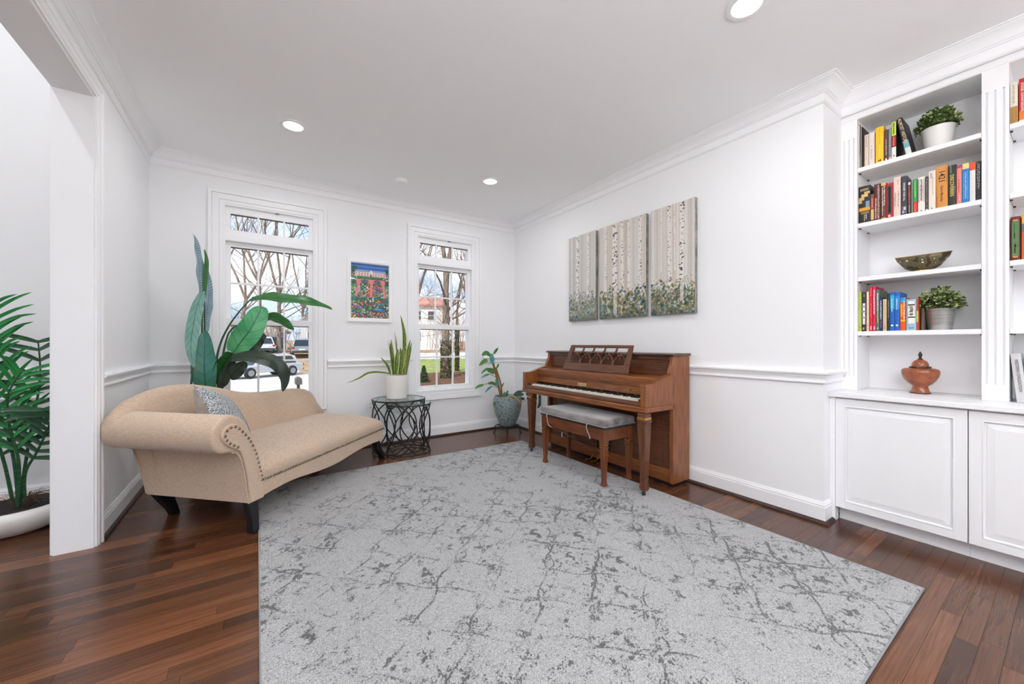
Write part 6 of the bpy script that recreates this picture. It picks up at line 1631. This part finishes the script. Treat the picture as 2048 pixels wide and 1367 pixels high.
# ---- houses
WHITEH = pm('white_siding', rgb(236, 236, 232), .8); ROOFR = pm('red_roof', rgb(196, 136, 120), .9); ROOFB = pm('beige_roof', rgb(188, 168, 146), .9)
GLASSD = pm('dark_window', rgb(70, 78, 86), .15); BLUED = pm('blue_door', rgb(52, 66, 132), .5)
def house(label, x, y, rot, w, d, h, rh, wallm, roofm, wins, gable='y', door=None):
    t = thing('house', label, 'house', (x, y, gz(y)-.2), rot)
    if gable == 'x':   # ridge along x, eaves face the viewer
        b = MB().box(-w/2, w/2, -d/2, d/2, 0, h); b.prism([(-d/2, h), (d/2, h), (0, h+rh)], 'x', -w/2, w/2); b.build('walls', wallm, t)
        e = .45; k = rh/(d/2)
        r = MB().prism([(-d/2-e, h-e*k), (0, h+rh), (d/2+e, h-e*k), (d/2+e, h-e*k+.22), (0, h+rh+.22), (-d/2-e, h-e*k+.22)], 'x', -w/2-.3, w/2+.3)
    else:
        b = MB().box(-w/2, w/2, -d/2, d/2, 0, h); b.prism([(-w/2, h), (w/2, h), (0, h+rh)], 'y', -d/2, d/2); b.build('walls', wallm, t)
        e = .45; k = rh/(w/2)
        r = MB().prism([(-w/2-e, h-e*k), (0, h+rh), (w/2+e, h-e*k), (w/2+e, h-e*k+.22), (0, h+rh+.22), (-w/2-e, h-e*k+.22)], 'y', -d/2-.3, d/2+.3)
    r.build('roof', roofm, t)
    for (cx, cz, ww, wh) in wins:
        f = MB().rectring(cx-ww/2-.09, cx+ww/2+.09, cz-wh/2-.09, cz+wh/2+.09, .09, 'y', -d/2-.06, -d/2+.01).build('window', WHITEH, t)
        MB().box(cx-ww/2, cx+ww/2, -d/2-.03, -d/2-.005, cz-wh/2, cz+wh/2).build('pane', GLASSD, f)
        MB().box(cx-ww/2, cx+ww/2, -d/2-.045, -d/2-.03, cz-.03, cz+.03).build('sash_bar', WHITEH, f)
    if door: MB().box(door-.5, door+.5, -d/2-.06, -d/2+.01, .2, 2.3).build('door', BLUED, t)
    return t
house('white two-storey house with a red roof in the right window', 16.6, 57, R(-14), 14, 9, 6.4, 1.3, WHITEH, ROOFR, [(1.2,4.9,.8,1.2),(3.4,4.9,.8,1.2),(5.2,4.9,.8,1.2),(1.2,1.9,.8,1.2),(3.4,1.9,.8,1.2),(-1.4,4.9,1.0,1.5),(-1.4,1.9,1.0,1.5)], 'x')
house('small white gabled garage in the left window', .5, 60, R(0), 5.5, 7, 2.4, 1.3, WHITEH, ROOFB, [], 'y', 2.1)
house('pale house with a beige roof at the right edge of the left window', 8.2, 55, R(-6), 7.0, 9, 3.6, 3.4, pm('grey_siding', rgb(206,206,200), .8), ROOFB, [(-2.2,1.6,1.1,1.5),(.6,1.6,1.1,1.5)], 'y')

# ---- cars
TYRE = pm('tyre', rgb(28,28,28), .8); CARGL = pm('car_glass', rgb(34,40,46), .08, 0, .6); TAIL = pm('tail_light', rgb(170,26,30), .3); HEADL = pm('head_light', rgb(226,230,232), .2); BUMP = pm('bumper_black', rgb(44,44,46), .6)
def car(label, x, y, rot, col, suv=False):
    t = thing('parked_car', label, 'car', (x, y, gz(y)+.03), rot, 'cars parked outside')
    PAINT = pm('car_paint_%d_%d_%d' % col, rgb(*col), .25, .3, .5, coat=.6)
    H = 1.68 if suv else 1.42; W = .90; hb = .78 if suv else .70
    body = [(-2.2,.32),(2.15,.32),(2.25,.50),(2.22,hb-.04),(1.2,hb+.10),(-1.9,hb+.14),(-2.24,hb+.06),(-2.28,.48)]
    MB().prism(body, 'y', -W, W).build('body', PAINT, t, bevel=.08, seg=3)
    cab = [(1.15,hb+.06),(.45,H-.06),(.2,H),(-1.4,H),(-1.75,H-.08),(-2.12 if suv else -1.95,hb+.10)]
    P = []
    for (yy, s) in ((-W+.04, 0), (-W+.20, 1), (W-.20, 1), (W-.04, 0)): pass
    c = MB(); n = len(cab)
    for sgn in (-1, 1):
        for (u_, z_) in cab: c.v.append((u_, sgn*(W-.04-.20*((z_-hb)/(H-hb))), z_))
    c.face(range(n)); c.face(range(2*n-1, n-1, -1))
    for i in range(n): c.face((i, (i+1) % n, n+(i+1) % n, n+i))
    c.build('cabin', PAINT, t, bevel=.05, seg=2)
    g = MB()
    def gp(u_, z_, sgn, o): return (u_, sgn*(W-.03-.20*((z_-hb)/(H-hb))+o), z_)
    # windscreen, rear window and side glass
    for (a, b_) in (((1.08, hb+.12), (.50, H-.11)), ((-2.06 if suv else -1.90, hb+.18), (-1.78, H-.14))):
        k0 = len(g.v); off = .03 if a[0] > 0 else -.03
        for (u_, z_) in (a, b_):
            for sgn in (-1, 1): g.v.append((u_+off, sgn*(W-.16-.20*((z_-hb)/(H-hb))), z_))
        g.face((k0, k0+1, k0+3, k0+2))
    for sgn in (-1, 1):
        k0 = len(g.v)
        for (u_, z_) in ((.85, hb+.14), (.38, H-.10), (-1.45, H-.10), (-1.75, hb+.16)): g.v.append(gp(u_, z_, sgn, .012))
        g.face((k0, k0+1, k0+2, k0+3))
    g.build('glass', CARGL, t)
    for (u_, v_) in ((1.38, -W+.02), (1.38, W-.02), (-1.38, -W+.02), (-1.38, W-.02)):
        w = MB().lathe([(.0005,-.11),(.30,-.11),(.335,-.07),(.335,.07),(.30,.11),(.0005,.11)], n=20); w.v = [(u_+a, v_+c_, .335+b_) for (a, b_, c_) in w.v]
        wo_ = w.build('wheel', TYRE, t, smooth=True)
        h = MB().lathe([(.0005,-.115),(.19,-.115),(.19,.115),(.0005,.115)], n=14); h.v = [(u_+a, v_+c_, .335+b_) for (a, b_, c_) in h.v]
        h.build('hub', pm('alloy', rgb(160,160,162), .35, .8), wo_)
    for s in (-1, 1):
        MB().box(-2.30, -2.18, s*W-.30 if s > 0 else -W+.02, s*W-.02 if s > 0 else -W+.30, hb-.06, hb+.08).build('tail_light', TAIL, t, bevel=.02)
        MB().box(2.14, 2.26, s*W-.42 if s > 0 else -W+.04, s*W-.04 if s > 0 else -W+.42, hb-.16, hb-.04).build('head_light', HEADL, t, bevel=.02)
    MB().box(-2.32, -2.16, -W+.06, W-.06, .34, .52).build('rear_bumper', BUMP, t, bevel=.03); MB().box(2.12, 2.29, -W+.10, W-.10, .34, .48).build('front_grille', BUMP, t, bevel=.03)
    MB().box(-2.325, -2.315, -.26, .26, .58, .70).build('number_plate', HEADL, t)
car('silver sedan on the street in the left window', .35, 29.6, R(213), (196,198,200))
car('grey sport utility car at the right of the left window', 3.75, 42.6, R(84), (150,152,152), True)
car('white hatchback beside the garage', .35, 47.5, R(100), (226,228,230), True)
car('dark sport utility car behind the white hatchback', 1.55, 51.0, R(96), (44,46,52), True)
# ---- mailbox
t = thing('mailbox', 'grey mailbox on a post at the roadside in the left window', 'mailbox', (1.05, 13.2, gz(13.2)))
MBX = pm('mailbox_grey', rgb(92, 90, 84), .6)
MB().box(-.04, .04, -.04, .04, -.05, .95).build('post', MBX, t)
out = [(-.085,.95),(.085,.95),(.085,1.08)]+[(.085*math.cos(a), 1.08+.085*math.sin(a)) for a in np.linspace(.3, 2.84, 9)]+[(-.085,1.08)]
MB().prism(out, 'y', -.24, .24).build('box', MBX, t)
